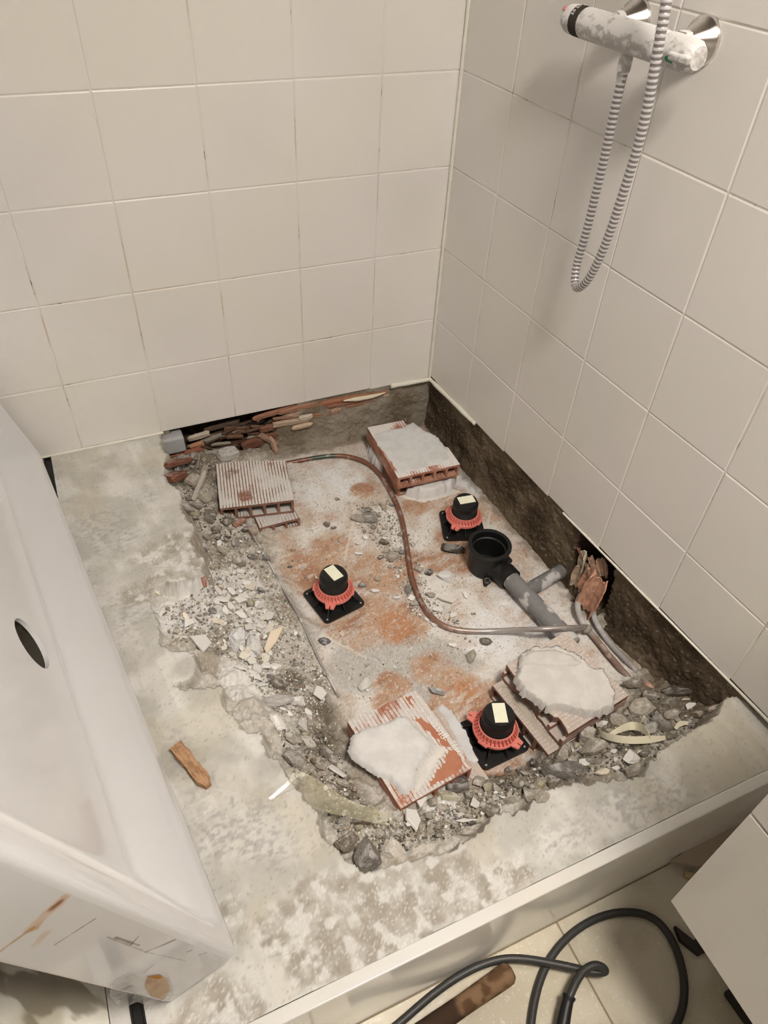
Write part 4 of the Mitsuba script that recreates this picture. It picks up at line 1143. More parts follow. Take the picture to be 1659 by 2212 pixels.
FRC = ('grey mortar lump in the heap at the front right corner of the pit', 'mortar lumps in the front right corner')
FR_ = ('grey mortar lump in the heap along the front edge of the pit', 'mortar lumps along the front edge')
LF_ = ('grey mortar lump in the heap along the left edge of the pit', 'mortar lumps along the left edge')
FLC = ('grey mortar lump in the front left corner of the pit, by the yellowish tape', 'mortar lumps in the front left corner')
MID = ('small grey lump lying on the open floor of the pit', 'loose lumps on the pit floor')
ROCKS = [
    (782, 1265, 24, 12, (120, 114, 104), 'small grey gritty lump just right of the middle foot'),
    (1365, 1478, 40, 30, DK, 'grey mortar lump covering the end of the nearer water pipe'), (1388, 1527, 54, 34, G, 'large flat topped grey lump between the thick mortar slab and the copper pipe end'),
    (1338, 1553, 46, 56, G, 'large triangular grey lump at the right end of the front right bricks'), (1397, 1575, 38, 40, (158, 150, 134), 'pale grey block beside the peeled strip, right of the triangular lump'),
    (1430, 1560, 46, 42, DK, FRC), (1452, 1545, 34, 30, G, FRC), (1300, 1563, 30, 18, W, 'small white lump at the lower edge of the thick mortar slab'), (1440, 1588, 40, 26, DK, FRC), (1462, 1494, 66, 28, BL, 'dark block lying against the foot of the right wall'),
    (1440, 1518, 34, 22, DK, FRC), (1402, 1503, 44, 22, DK, FRC), (1478, 1560, 30, 22, DK, FRC), (1510, 1545, 40, 24, BR, FRC), (1538, 1530, 34, 22, BR, FRC), (1415, 1545, 26, 24, BL, FRC),
    (1268, 1590, 40, 44, G, 'grey lump at the left end of the peeled strip'), (1278, 1614, 62, 34, G, 'big oblong grey lump below the left end of the peeled strip'), (1213, 1628, 38, 40, G, FR_), (1234, 1642, 24, 22, G, FR_),
    (1218, 1668, 92, 46, (108, 99, 88), 'largest dark grey lump, elongated, along the front edge of the pit'), (1192, 1690, 42, 34, DK, FR_), (1262, 1644, 28, 20, W, 'white lump behind the largest dark grey lump'),
    (1360, 1636, 44, 32, W, 'angular white chunk below the peeled strip'), (1372, 1666, 62, 30, G, FR_), (1300, 1668, 34, 16, CR, FR_), (1165, 1692, 30, 28, OL, FR_), (1140, 1716, 32, 40, G, 'upright grey stone at the white edge, front of the pit'),
    (1105, 1730, 28, 24, G, FR_), (1168, 1722, 32, 24, G, FR_), (1120, 1690, 28, 24, DK, FR_), (1097, 1664, 18, 18, DK, FR_), (1126, 1664, 26, 22, DK, FR_), (1150, 1650, 24, 24, BL, FR_), (1180, 1645, 26, 22, DK, FR_),
    (992, 1694, 56, 46, (94, 85, 75), 'large dark rounded lump half under the chalky front brick'), (965, 1722, 58, 28, OL, 'elongated olive grey lump below the chalky front brick'), (1060, 1750, 38, 30, DK, FR_), (1016, 1796, 62, 34, G, 'rough grey mortar wedge on the slab edge at the front'),
    (1032, 1690, 32, 30, G, FR_), (1052, 1702, 24, 20, OL, FR_), (935, 1732, 24, 30, G, FR_), (956, 1744, 28, 24, G, FR_), (996, 1750, 28, 22, G, FR_), (1010, 1716, 22, 20, DK, FR_), (1070, 1700, 20, 20, G, FR_), (1035, 1730, 24, 22, DK, FR_), (925, 1762, 24, 20, G, FR_),
    (755, 1812, 54, 66, (118, 104, 88), 'large dark brown lump in the front left corner crater'), (797, 1848, 56, 64, (112, 102, 90), 'large dark grey lump at the very bottom of the pit edge'), (848, 1836, 54, 48, (190, 176, 156), 'large rounded beige lump at the bottom edge of the pit'),
    (638, 1642, 52, 54, (136, 126, 112), 'large grey lump at the upper end of the yellowish tape'), (668, 1607, 54, 32, G, 'grey slab like lump left of the chalky front brick'), (706, 1626, 38, 36, DK, FLC), (683, 1647, 26, 28, BR, FLC), (660, 1660, 32, 26, G, FLC),
    (695, 1655, 26, 24, G, FLC), (782, 1776, 48, 26, (100, 84, 66), FLC), (745, 1772, 30, 24, G, FLC), (720, 1640, 24, 22, DK, FLC), (740, 1690, 28, 24, G, FLC), (820, 1800, 24, 22, G, FLC), (770, 1740, 26, 20, G, FLC), (715, 1700, 26, 22, G, FLC), (640, 1598, 42, 24, G, FLC),
    (592, 1512, 76, 36, (170, 160, 146), 'long flat grey plaster chunk with a cracked off end, on the left slope'), (641, 1514, 50, 28, W, 'white cracked off end of the long flat chunk on the left slope'), (606, 1480, 48, 30, DK, 'dark grey lump behind the long flat chunk on the left slope'),
    (600, 1561, 40, 30, W, 'white plaster lump below the long flat chunk on the left slope'), (653, 1566, 30, 32, (182, 172, 158), LF_), (625, 1590, 24, 22, G, LF_), (668, 1545, 20, 18, W, LF_),
    (511, 1378, 46, 70, (204, 195, 182), 'largest white plaster chunk, wedge shaped, on the left slope'), (546, 1392, 36, 56, (198, 189, 174), 'white plaster chunk right beside the largest white chunk'), (440, 1075, 34, 28, G, LF_), (575, 1440, 24, 20, W, LF_), (598, 1440, 26, 22, W, LF_),
    (400, 1095, 40, 30, (150, 140, 124), LF_), (455, 1120, 42, 30, DK, LF_), (493, 1128, 32, 26, DK, 'dark round lump at the near left corner of the striped brick'), (415, 1040, 44, 30, (146, 130, 112), LF_), (478, 1190, 30, 24, G, LF_), (520, 1215, 34, 24, G, LF_),
    (800, 1118, 40, 28, (132, 124, 110), 'grey lump in the small pile left of the copper pipe'), (775, 1120, 30, 26, G, MID), (790, 1101, 20, 16, DK, MID), (708, 1134, 17, 16, DK, MID), (721, 1141, 14, 10, DK, MID), (830, 1172, 22, 16, (92, 78, 62), MID),
    (848, 1203, 30, 22, G, MID), (822, 1205, 15, 14, DK, MID), (845, 1212, 14, 12, DK, MID), (816, 1251, 14, 14, G, MID), (700, 1386, 26, 20, (88, 84, 82), 'dark crumbly lump in front of the middle foot'), (790, 1476, 30, 38, (196, 188, 170), 'pale angular block alone on the floor behind the chalky brick'),
    (965, 1247, 34, 30, (206, 197, 183), 'white angular block between the bent copper pipe and the drain trap'), (926, 1236, 22, 18, BL, MID), (1052, 1257, 20, 24, (46, 42, 38), 'black clod beside the drain trap outlet'), (945, 1493, 34, 22, (150, 144, 134), 'grey and white pointed stone behind the chalky brick'),
    (976, 1186, 46, 28, (76, 66, 54), 'dark brown oval clod in front of the foot by the trap'), (1016, 1418, 24, 34, G, MID), (882, 1272, 22, 24, (122, 116, 106), MID), (905, 1230, 20, 16, G, MID), (930, 1285, 18, 16, G, MID), (895, 1305, 20, 16, G, MID), (870, 1155, 20, 18, G, MID), (1050, 1385, 26, 20, DK, MID)]
MARKS = [(461, 1003, 'the far left corner of the striped brick'), (475, 1099, 'the near left corner of the striped brick'), (640, 1118, 'the scrap under the striped brick'), (1040, 1200, 'the drain trap'), (715, 1290, 'the middle foot'), (1060, 1590, 'the front foot'), (1000, 1140, 'the foot by the trap'),
         (865, 1747, 'the nearest corner of the chalky front brick'), (711, 1575, 'the left corner of the chalky front brick'), (1019, 1659, 'the right corner of the chalky front brick'), (862, 1502, 'the far corner of the chalky front brick'), (1185, 1630, 'the near end of the front right bricks'), (1340, 1530, 'the right corner of the front right bricks'),
         (1425, 1508, 'the bright copper pipe end'), (1360, 1595, 'the peeled strip'), (1218, 1668, 'the largest dark lump'), (755, 1812, 'the dark brown crater lump'), (848, 1836, 'the rounded beige lump'), (638, 1642, 'the lump at the upper end of the yellowish tape'), (780, 1750, 'the lower end of the yellowish tape'), (511, 1378, 'the largest white chunk'),
         (592, 1512, 'the long flat cracked chunk'), (732, 1508, 'the lower end of the grey rod'), (532, 1128, 'the upper end of the grey rod'), (893, 1776, 'the largest white chip'), (1024, 1741, 'the boot shaped white chip'), (640, 1322, 'the middle of the grey rod'), (890, 1248, 'the bend of the copper pipe'), (870, 1130, 'the upright run of the copper pipe'),
         (1140, 1716, 'the upright stone at the white edge'), (1500, 1520, 'the right end of the pit'), (1052, 1770, 'the notch of the front slab edge'), (410, 1172, 'the jutting left slab corner'), (965, 1247, 'the white angular block'), (790, 1476, 'the pale angular block'), (441, 1210, 'the tip of the left slab edge')]
USED = set()


def told_apart(kind, u, v, w, h):
    near = sorted(MARKS, key=lambda q: math.hypot(q[0] - u, q[1] - v))
    near = [q for q in near if math.hypot(q[0] - u, q[1] - v) > 7]
    for q in near[:6]:
        du, dv = u - q[0], v - q[1]
        way = ('right of' if du > 0 else 'left of') if abs(du) > 1.3 * abs(dv) else ('in front of' if dv > 0 else 'behind') if abs(dv) > 1.3 * abs(du) else ('to the front right of' if du > 0 else 'to the front left of') if dv > 0 else ('behind and right of' if du > 0 else 'behind and left of')
        lab = f'{kind} {way} {q[2]}'
        if lab not in USED and len(lab.split()) <= 16:
            USED.add(lab)
            return lab
    return None


def tone(rgb):
    t = sum(rgb)
    return 'white' if t > 600 else 'cream' if t > 555 else 'pale grey' if t > 440 else 'grey' if t > 385 else 'dark grey' if t > 270 else 'nearly black'


for u, v, w, h, rgb, lab in ROCKS:
    if isinstance(lab, tuple):
        own = told_apart(f'{tone(rgb)} mortar lump' if w > 17 else f'small {tone(rgb)} lump', u, v, w, h)
        lab = (own or lab[0], lab[1])
    lab, grp = lab if isinstance(lab, tuple) else (lab, None)
    white = sum(rgb) > 560
    place_rock(u, v, w, h, rgb, 'plaster_chunk' if white else 'mortar_chunk', lab, grp, dusty=.1 if white else .3, yaw=random.Random(u * 7 + v).uniform(-.25, .25))
LC = ('white plaster chip strewn over the left slope of rubble', 'plaster chips on the left slope')
FC = ('white plaster chip among the lumps along the front of the pit', 'plaster chips along the front')
MC = ('white plaster chip on the open floor of the pit', 'plaster chips on the pit floor')
CHIPS = [
    (725, 1668, 24, 66, W, 'long ragged white chip standing left of the chalky front brick', .55), (908, 1730, 32, 40, W, 'pointed white chip leaning on the near corner of the chalky front brick', .1), (893, 1776, 44, 68, W, 'largest white chip, ragged, below the chalky front brick', -.2),
    (1024, 1741, 26, 42, W, 'white chip shaped like a boot, along the front of the pit', .1), (1043, 1757, 14, 24, W, FC, -.3), (1000, 1777, 60, 12, W, 'long narrow white sliver along the front of the pit', .05), (985, 1765, 38, 13, (204, 192, 172), FC, .1), (878, 1757, 22, 22, W, FC, .3),
    (1070, 1713, 13, 7, W, FC, .2), (1084, 1722, 15, 10, W, FC, -.4), (1036, 1718, 14, 7, W, FC, -.7), (955, 1757, 12, 10, W, FC, 0), (1488, 1526, 30, 16, W, FC, .5), (1480, 1512, 26, 11, (196, 180, 150), 'short flat cream stick on the dark block by the right wall', .1),
    (1325, 1625, 22, 14, W, FC, .3), (1328, 1643, 15, 16, W, FC, .2), (1330, 1661, 22, 12, W, FC, .1), (1235, 1618, 8, 26, W, FC, .1), (1172, 1685, 16, 10, CR, FC, .3), (587, 1390, 40, 78, (222, 200, 168), 'cream shell shaped flake beside the white chunks on the left slope', -.25),
    (470, 1345, 32, 17, CR, 'cream oblong chip on the left slope', .05), (474, 1248, 18, 24, W, LC, .2), (401, 1334, 22, 14, CR, LC, -.5), (408, 1350, 32, 24, W, LC, -.3), (545, 1432, 32, 26, (224, 214, 192), 'large four sided cream chip below the white chunks on the left slope', .5),
    (565, 1482, 32, 17, W, LC, .1), (690, 1500, 34, 30, W, 'white three sided chip at the end of the grey rod', .1), (674, 1447, 24, 11, W, LC, -.15), (626, 1545, 20, 12, W, LC, -.2), (612, 1535, 28, 7, W, LC, .1), (665, 1541, 20, 20, W, LC, .4), (563, 1310, 16, 30, (190, 180, 164), LC, -.3),
    (341, 1283, 16, 8, CR, 'small cream chip alone in the broken hollow of the slab edge', -.4), (790, 1165, 20, 14, W, MC, .1), (773, 1177, 14, 8, W, MC, 0), (775, 1198, 20, 7, W, MC, -.05), (810, 1279, 24, 8, W, MC, 0), (947, 1318, 32, 18, W, 'largest white chip inside the bend of the copper pipe', -.1),
    (964, 1298, 36, 24, (208, 196, 176), 'beige chip with dark dots inside the bend of the copper pipe', -.2), (925, 1282, 18, 12, W, MC, 0), (978, 1331, 22, 14, W, MC, .2), (890, 1295, 24, 14, W, MC, .1), (921, 1342, 18, 12, W, MC, -.4), (937, 1352, 30, 12, W, MC, -.5), (980, 1395, 24, 10, W, MC, 0),
    (858, 1293, 20, 10, W, MC, .4), (1005, 1290, 14, 22, W, MC, .2), (560, 1195, 12, 10, W, LC, 0), (545, 1240, 14, 24, W, LC, -.3), (480, 1300, 34, 22, W, LC, .3), (500, 1280, 30, 16, W, LC, -.4), (520, 1300, 30, 26, W, LC, .2), (530, 1290, 18, 20, W, LC, .6), (500, 1315, 34, 18, W, LC, 0), (522, 1330, 32, 18, W, LC, -.6),
    (470, 1276, 14, 34, W, LC, .6), (440, 1395, 60, 40, (206, 196, 180), 'broad flat crust of plaster in the hollow of the left slope', .2), (555, 1465, 40, 20, W, LC, -.5), (520, 1445, 40, 12, W, LC, -.3), (530, 1425, 10, 26, W, LC, .4)]
for u, v, w, h, rgb, lab, yaw in CHIPS:
    if isinstance(lab, tuple):
        own = told_apart(('long thin ' if max(w, h) > 2.4 * min(w, h) else 'small ' if w < 18 else '') + f'{tone(rgb)} plaster chip', u, v, w, h)
        lab = (own or lab[0], lab[1])
    lab, grp = lab if isinstance(lab, tuple) else (lab, None)
    place_chip(u, v, w, h, rgb, lab, grp, yaw, bend=.02 if w > 28 else 0, lift=.004 if w * h > 700 else 0, tilt=.08 if w * h > 700 else .15)

REG = {'left': Polygon([(430, 1160), (560, 1165), (600, 1260), (650, 1360), (715, 1480), (690, 1560), (590, 1540), (520, 1440), (440, 1400), (370, 1380), (350, 1320), (450, 1270), (455, 1210)]),
       'core': Polygon([(470, 1230), (545, 1235), (580, 1330), (590, 1400), (560, 1470), (500, 1440), (460, 1350)]),
       'back': Polygon([(365, 1000), (460, 1000), (475, 1090), (540, 1140), (560, 1170), (450, 1175), (400, 1100)]),
       'front': Polygon([(600, 1580), (690, 1560), (740, 1650), (790, 1740), (860, 1775), (1000, 1730), (1080, 1690), (1200, 1640), (1240, 1660), (1160, 1705), (1050, 1755), (1000, 1800), (830, 1850), (760, 1840), (715, 1780), (690, 1720), (640, 1680)]),
       'right': Polygon([(1240, 1610), (1330, 1570), (1400, 1500), (1520, 1500), (1540, 1540), (1450, 1600), (1395, 1660), (1300, 1675), (1230, 1680)]),
       'pile': Polygon([(770, 1090), (860, 1080), (900, 1200), (935, 1290), (1000, 1350), (930, 1350), (880, 1320), (850, 1240), (820, 1190), (770, 1140)]),
       'floor': Polygon([(640, 1020), (830, 1060), (900, 1300), (1080, 1330), (1080, 1420), (960, 1490), (780, 1520), (640, 1350), (590, 1200)]),
       'far': Polygon([(880, 1100), (950, 1170), (1010, 1250), (1110, 1330), (900, 1230)])}


TAKEN = unary_union(FOOTPRINTS)


def scatter(poly, n, seed):
    r_ = random.Random(seed)
    x0, y0, x1, y1 = poly.bounds
    out = []
    while len(out) < n:
        u, v = r_.uniform(x0, x1), r_.uniform(y0, y1)
        if poly.contains(Point(u, v)):
            p = hit(u, v)
            if contains_xy(TAKEN, p[0], p[1]) or p[:2] @ NR[:2] > -.012 or p[1] > -.012:
                n -= .6
                continue
            out.append((u, v, r_))
    return out


tones = [G, (158, 148, 132), (130, 120, 106), (172, 162, 146), OL, (112, 104, 94), (140, 116, 94)]
dark_t = [DK, G, BL, (120, 108, 92), (132, 122, 108), OL]
PB = {'left': ('small grey pebble in the rubble on the left slope', 'pebbles on the left slope'), 'back': ('small grey pebble between the slab and the striped brick', 'pebbles by the striped brick'),
      'front': ('small grey pebble among the lumps along the front of the pit', 'pebbles along the front'), 'right': ('small dark pebble among the lumps in the front right corner', 'pebbles in the front right corner'),
      'pile': ('small grey pebble in the strewn pile around the copper pipe', 'pebbles around the copper pipe'), 'floor': ('tiny dark pebble on the open floor of the pit', 'pebbles on the pit floor')}
for reg, n, lo, hi, ts in (('left', 62, 9, 22, tones), ('back', 36, 10, 26, dark_t), ('front', 92, 10, 24, tones + dark_t), ('right', 40, 10, 24, dark_t), ('pile', 48, 7, 16, tones), ('floor', 18, 5, 11, dark_t)):
    for u, v, r_ in scatter(REG[reg], n, 40 + len(reg)):
        w = lo + (hi - lo) * r_.random() ** 2
        place_rock(u, v, w, w * r_.uniform(.6, .95), r_.choice(ts), 'pebble', *PB[reg], yaw=r_.uniform(-.6, .6), dusty=.3, sink=.15)
for reg, n, lo, hi, lab in (('core', 105, 10, 32, LC), ('left', 45, 7, 20, LC), ('front', 35, 6, 16, FC), ('pile', 26, 6, 16, MC), ('floor', 12, 5, 10, MC)):
    for u, v, r_ in scatter(REG[reg], n, 80 + len(reg)):
        w = lo + (hi - lo) * r_.random() ** 1.8
        place_chip(u, v, w, w * r_.uniform(.4, .9), r_.choice([W, (206, 196, 180), (224, 214, 198), (210, 196, 172)]), *lab, yaw=r_.uniform(-1.5, 1.5), tilt=.25)

# the finest grit: nobody could count it
octa = np.array([(1, 0, 0), (0, 1, 0), (-1, 0, 0), (0, -1, 0), (0, 0, 1), (0, 0, -1)], float)
of = np.array([(0, 1, 4), (1, 2, 4), (2, 3, 4), (3, 0, 4), (1, 0, 5), (2, 1, 5), (3, 2, 5), (0, 3, 5)])
vs, fs, cs, r0 = [], [], [], np.random.default_rng(77)
for reg, n, lo, hi, ts in (('left', 4200, .0009, .0044, tones + [W, CR, W, W]), ('back', 700, .001, .004, dark_t), ('front', 2600, .001, .0042, tones + dark_t + [W, CR]), ('right', 1000, .001, .004, dark_t + [G, CR]), ('pile', 1500, .0008, .0032, tones + [W, DK, W]), ('floor', 1500, .0006, .0020, tones + [W, DK, BL, (196, 140, 104)]), ('far', 350, .0006, .002, tones + [W, DK])):
    pts = [hit(u, v) for u, v, _ in scatter(REG[reg], n, 120 + len(reg))]
    for p in pts:
        s_ = lo + (hi - lo) * r0.random() ** 2.2
        q = octa * s_ * r0.uniform(.55, 1.25, (6, 3))
        rr = trimesh.transformations.random_rotation_matrix(r0.random(3))[:3, :3]
        vs.append(q @ rr.T + p + (0, 0, s_ * .45))
        fs.append(of + 6 * len(fs))
        cs.append(np.tile(np.clip(col(*ts[int(r0.integers(len(ts)))]) * r0.uniform(.8, 1.08), 0, 1), (6, 1)))
put('gravel', (np.vstack(vs), np.vstack(fs)), 'mat_vertex', color=np.vstack(cs), label='fine grit and crumbs of mortar strewn over the rubble and the pit floor', cat='gravel', kind='stuff')


# ------------------------------------------------------------------ broken clay in the two holes of the render
def shard(parent, o, lx, ly, rgb, seed, name='brick_shard', th=None, bend=0.0):
    lx, ly = np.asarray(lx, float), np.asarray(ly, float)
    L1, L2 = np.linalg.norm(lx), np.linalg.norm(ly)
    ex = lx / L1
    ey = ly - ex * (ly @ ex)
    ey /= np.linalg.norm(ey)
    vv, ff, cc = rock((1.25 * L1, 1.25 * L2, th or .35 * L2), seed, 3, rgb, .05, 9, .09, True)
    vv[:, 2] += bend * (vv[:, 1] / L2) ** 2 * L2
    m = frame(o, ex, ey)
    put(name, (vv @ m[:3, :3].T + m[:3, 3], ff), 'mat_vertex', parent, color=cc)


def on_back(u, v, y):
    return on_plane(u, v, (0, 1, 0), y)


for i, (u0, v0, u1, v1, wpx, y, rgb) in enumerate(((545, 906, 640, 876, 14, .012, (146, 102, 78)), (600, 892, 690, 868, 13, .008, (160, 112, 84)), (640, 885, 760, 862, 14, .010, (152, 106, 80)), (690, 872, 800, 852, 11, .006, (158, 104, 74)),
                                                   (760, 862, 835, 846, 10, .005, (164, 100, 66)), (590, 918, 672, 905, 15, .002, (176, 148, 120)), (630, 926, 675, 915, 12, -.004, (186, 160, 130)), (645, 905, 676, 897, 12, -.004, (190, 172, 146)), (560, 930, 620, 914, 18, .016, (132, 90, 68)),
                                                   (520, 968, 600, 940, 34, .012, (120, 78, 58)), (560, 938, 600, 960, 12, .0, (150, 116, 92)), (585, 945, 596, 978, 12, -.006, (176, 140, 112)), (405, 950, 455, 934, 14, .014, (176, 160, 134)), (410, 968, 440, 956, 13, .006, (168, 116, 84)),
                                                   (440, 955, 490, 935, 10, .02, (132, 122, 108)), (450, 945, 540, 922, 18, .035, (78, 56, 42)), (470, 965, 560, 950, 16, .03, (70, 48, 36)), (500, 930, 575, 905, 14, .04, (66, 48, 38)), (440, 930, 520, 908, 10, .03, (84, 66, 52)), (540, 950, 580, 925, 12, .03, (92, 70, 54)),
                                                   (350, 992, 440, 968, 12, -.004, (136, 84, 62)), (700, 880, 790, 862, 7, .004, (140, 96, 72)), (425, 985, 475, 975, 12, .0, (150, 140, 122)))):
    a, b_ = on_back(u0, v0, y), on_back(u1, v1, y)
    m_ = np.linalg.norm(a - CAM) / FOCAL
    shard('wall_back_render', (a + b_) / 2, b_ - a, np.array([0, -.3, .95]) * wpx * m_, rgb, 700 + i, th=.014)
rs = random.Random(31)
for i in range(46):
    u = rs.uniform(585, 820)
    top_, hgt = 905 - (u - 560) * .215, 44 * (1 - (u - 585) / 260)
    v = top_ + rs.uniform(.05, 1) * max(hgt, 5)
    a, b_ = on_back(u, v, rs.uniform(.004, .020)), on_back(u + rs.uniform(24, 52), v - rs.uniform(4, 17), rs.uniform(.002, .016))
    shard('wall_back_render', (a + b_) / 2, b_ - a, np.array([0, -.35, .94]) * rs.uniform(6, 13) * .0012, rs.choice([(150, 114, 90), (138, 102, 80), (160, 124, 100), (124, 92, 72), (176, 148, 120), (152, 108, 78)]), 830 + i, th=.010)
for i in range(40):
    u = rs.uniform(400, 590)
    v = 935 - (u - 400) * .21 + rs.uniform(5, 56)
    a, b_ = on_back(u, v, rs.uniform(.012, .045)), on_back(u + rs.uniform(20, 60), v - rs.uniform(-8, 22), rs.uniform(.012, .04))
    shard('wall_back_render', (a + b_) / 2, b_ - a, np.array([0, -.5, .86]) * rs.uniform(5, 13) * .0012, rs.choice([(92, 68, 50), (70, 52, 40), (110, 82, 60), (120, 100, 80), (84, 58, 44), (146, 130, 108)]), 880 + i, th=.010)
a, b_ = on_back(346, 966, -.010), on_back(398, 955, -.010)
put('grey_block', moved(rbox(.062, .045, .050, .007, 3), frame((a + b_) / 2 + np.array([.002, .012, -.001]), (1, -.02, .02), (0, 1, 0))), plain('mat_grey_block', (160, 154, 146), .9, .1), 'wall_back_render', smooth=40, label='squared grey mortar plug')
strip = np.array([on_back(u, v, -.008) for u, v in ((742, 866), (770, 862), (800, 857), (832, 848))])
put('peeled_silicone', tube(spline(strip, 60), np.interp(np.linspace(0, 1, 60), [0, .3, .7, 1], [.002, .007, .006, .002]), 8), plain('mat_peel', (206, 190, 158), .7, .2), 'wall_back_render', smooth=True, label='peeling cream strip')
def shell(parent, o, lx, ly, rgb, seed, bend):
    """A curved piece of a broken hollow brick wall: a bent sheet with ragged ends."""
    r_ = np.random.default_rng(seed)
    lx, ly = np.asarray(lx, float), np.asarray(ly, float)
    L1, L2 = np.linalg.norm(lx), np.linalg.norm(ly)
    ex = lx / L1
    ey = ly - ex * (ly @ ex)
    ey /= np.linalg.norm(ey)
    ez = np.cross(ex, ey)
    nu, nv = 16, 9
    w = np.linspace(-1, 1, nv)
    e0, e1 = -.5 + r_.uniform(-.14, .14, nv), .5 + r_.uniform(-.14, .14, nv)
    t = np.linspace(0, 1, nu)[:, None]
    a = (e0 * (1 - t) + e1 * t) * L1
    b_ = w[None] * L2 / 2 * (.72 + .28 * np.sin(np.pi * t) + .18 * (nz(np.c_[t[:, 0], t[:, 0] * 0, t[:, 0] * 0], 6, seed)[:, None] - .5))
    p = o + a[..., None] * ex + b_[..., None] * ey + (bend * (w[None] ** 2) * L2 + .0015 * np.sin(w[None] * 9 + seed) + 0 * t)[..., None] * ez
    v, f = thick((p.reshape(-1, 3), grid_faces(nu, nv)), .0035)
    c = lerp(col(*rgb), col(*[x * .78 for x in rgb]), sstep(.4, .65, nz(v, 90, seed, 3)))
    put('brick_shard', (v, f), 'mat_vertex', parent, color=np.clip(c, 0, 1))


def thick(vf, th):
    v, f = vf
    m = trimesh.Trimesh(v, f, process=False)
    nrm = m.vertex_normals
    e = trimesh.grouping.group_rows(m.edges_sorted, require_count=1)
    ed = m.edges[e]
    N = len(v)
    return np.vstack([v, v - nrm * th]), np.vstack([f, f[:, ::-1] + N, np.c_[ed[:, 1], ed[:, 0], ed[:, 0] + N], np.c_[ed[:, 1], ed[:, 0] + N, ed[:, 1] + N]])


for i, (u0, v0, u1, v1, wpx, off, rgb, bd) in enumerate(((1264, 1194, 1254, 1236, 30, .000, (190, 172, 144), .2), (1258, 1226, 1244, 1268, 32, .004, (184, 158, 128), .25), (1278, 1204, 1292, 1240, 36, -.006, (150, 118, 94), .3), (1298, 1208, 1304, 1246, 24, -.012, (160, 126, 100), .2), (1284, 1230, 1258, 1274, 26, .010, (206, 150, 118), .35),
                                                         (1300, 1246, 1264, 1318, 44, .012, (214, 160, 128), .35), (1250, 1186, 1262, 1214, 18, -.006, (138, 96, 72), .1), (1244, 1296, 1236, 1322, 24, .012, (162, 122, 104), .2), (1240, 1236, 1230, 1292, 20, -.002, (132, 108, 86), .1), (1290, 1264, 1302, 1238, 22, -.022, (120, 82, 62), .2), (1272, 1240, 1282, 1292, 26, -.030, (104, 68, 52), .2),
                                                         (1300, 1326, 1314, 1352, 30, -.004, (160, 146, 126), .2), (1272, 1218, 1276, 1244, 20, .004, (176, 146, 120), .3))):
    a, b_ = at_right(u0, v0, off), at_right(u1, v1, off)
    m_ = np.linalg.norm(a - CAM) / FOCAL
    shell('wall_right_render', (a + b_) / 2, b_ - a, (TG * .9 - NR * .35 * (-1) ** i) * wpx * m_, rgb, 760 + i, bd)
# bits of brick left of the striped brick and under the slab
for i, (u0, v0, u1, v1, wpx, rgb, lab) in enumerate(((362, 1040, 402, 1030, 26, (128, 84, 64), 'ribbed brown brick scrap under the slab edge at the left of the pit'), (432, 1064, 448, 1010, 13, (150, 132, 114), 'slanting grey brick splinter left of the striped brick'), (418, 1085, 446, 1024, 9, (172, 160, 142), 'thin pale stick left of the striped brick'),
                                                     (540, 1142, 552, 1162, 16, (150, 128, 108), 'brown brick scrap at the upper end of the grey rod'), (440, 1252, 447, 1280, 9, (156, 100, 76), 'red brown brick scrap sticking out of the left slab edge'), (505, 1141, 530, 1128, 12, (146, 104, 82), 'red brown brick scrap at the near left corner of the striped brick'),
                                                     (356, 1012, 420, 1000, 16, (120, 80, 62), 'long brown brick scrap in the back left corner of the pit'), (470, 990, 516, 984, 30, (178, 168, 152), 'lump of pale grey mortar behind the striped brick'))):
    a, b_ = hit(u0, v0) + (0, 0, .006), hit(u1, v1) + (0, 0, .012)
    m_ = np.linalg.norm(a - CAM) / FOCAL
    e = b_ - a
    side = np.cross([0, 0, 1.0], e)
    side /= np.linalg.norm(side)
    L1 = np.linalg.norm(e)
    vv, ff, cc = rock((1.2 * L1, 1.3 * wpx * m_, .9 * wpx * m_), 800 + i, 3, rgb, .15, 9, .06, True)
    m = frame((a + b_) / 2, e / L1, side)
    put('brick_scrap' if i != 7 else 'mortar_chunk', (vv @ m[:3, :3].T + m[:3, 3], ff), 'mat_vertex', label=lab, cat='brick scrap' if i != 7 else 'mortar chunk', color=cc)


# ------------------------------------------------------------------ ribbons, films, wood
def ribbon(path, width, side, n=60, curl=0.0, rows=7):
    p = spline(path, n)
    w = np.interp(np.linspace(0, 1, n), np.linspace(0, 1, len(width)), width)
    side = np.asarray(side, float)
    sd = np.stack([np.interp(np.linspace(0, 1, n), np.linspace(0, 1, len(side)), side[:, i]) for i in range(3)], -1)
    t = np.gradient(p, axis=0)
    t /= np.linalg.norm(t, axis=1, keepdims=True)
    sd = sd - t * (sd * t).sum(1, keepdims=True)
    sd /= np.linalg.norm(sd, axis=1, keepdims=True)
    up_ = np.cross(sd, t)
    k = np.linspace(-1, 1, rows)
    v = p[:, None] + sd[:, None] * (k[None, :, None] * w[:, None, None]) + up_[:, None] * (curl * (k ** 2)[None, :, None] * w[:, None, None])
    return v.reshape(-1, 3), grid_faces(n, rows)


def thick(vf, th):
    v, f = vf
    m = trimesh.Trimesh(v, f, process=False)
    nrm = m.vertex_normals
    e = trimesh.grouping.group_rows(m.edges_sorted, require_count=1)
    ed = m.edges[e]
    N = len(v)
    return np.vstack([v, v - nrm * th]), np.vstack([f, f[:, ::-1] + N, np.c_[ed[:, 1], ed[:, 0], ed[:, 0] + N], np.c_[ed[:, 1], ed[:, 0] + N, ed[:, 1] + N]])


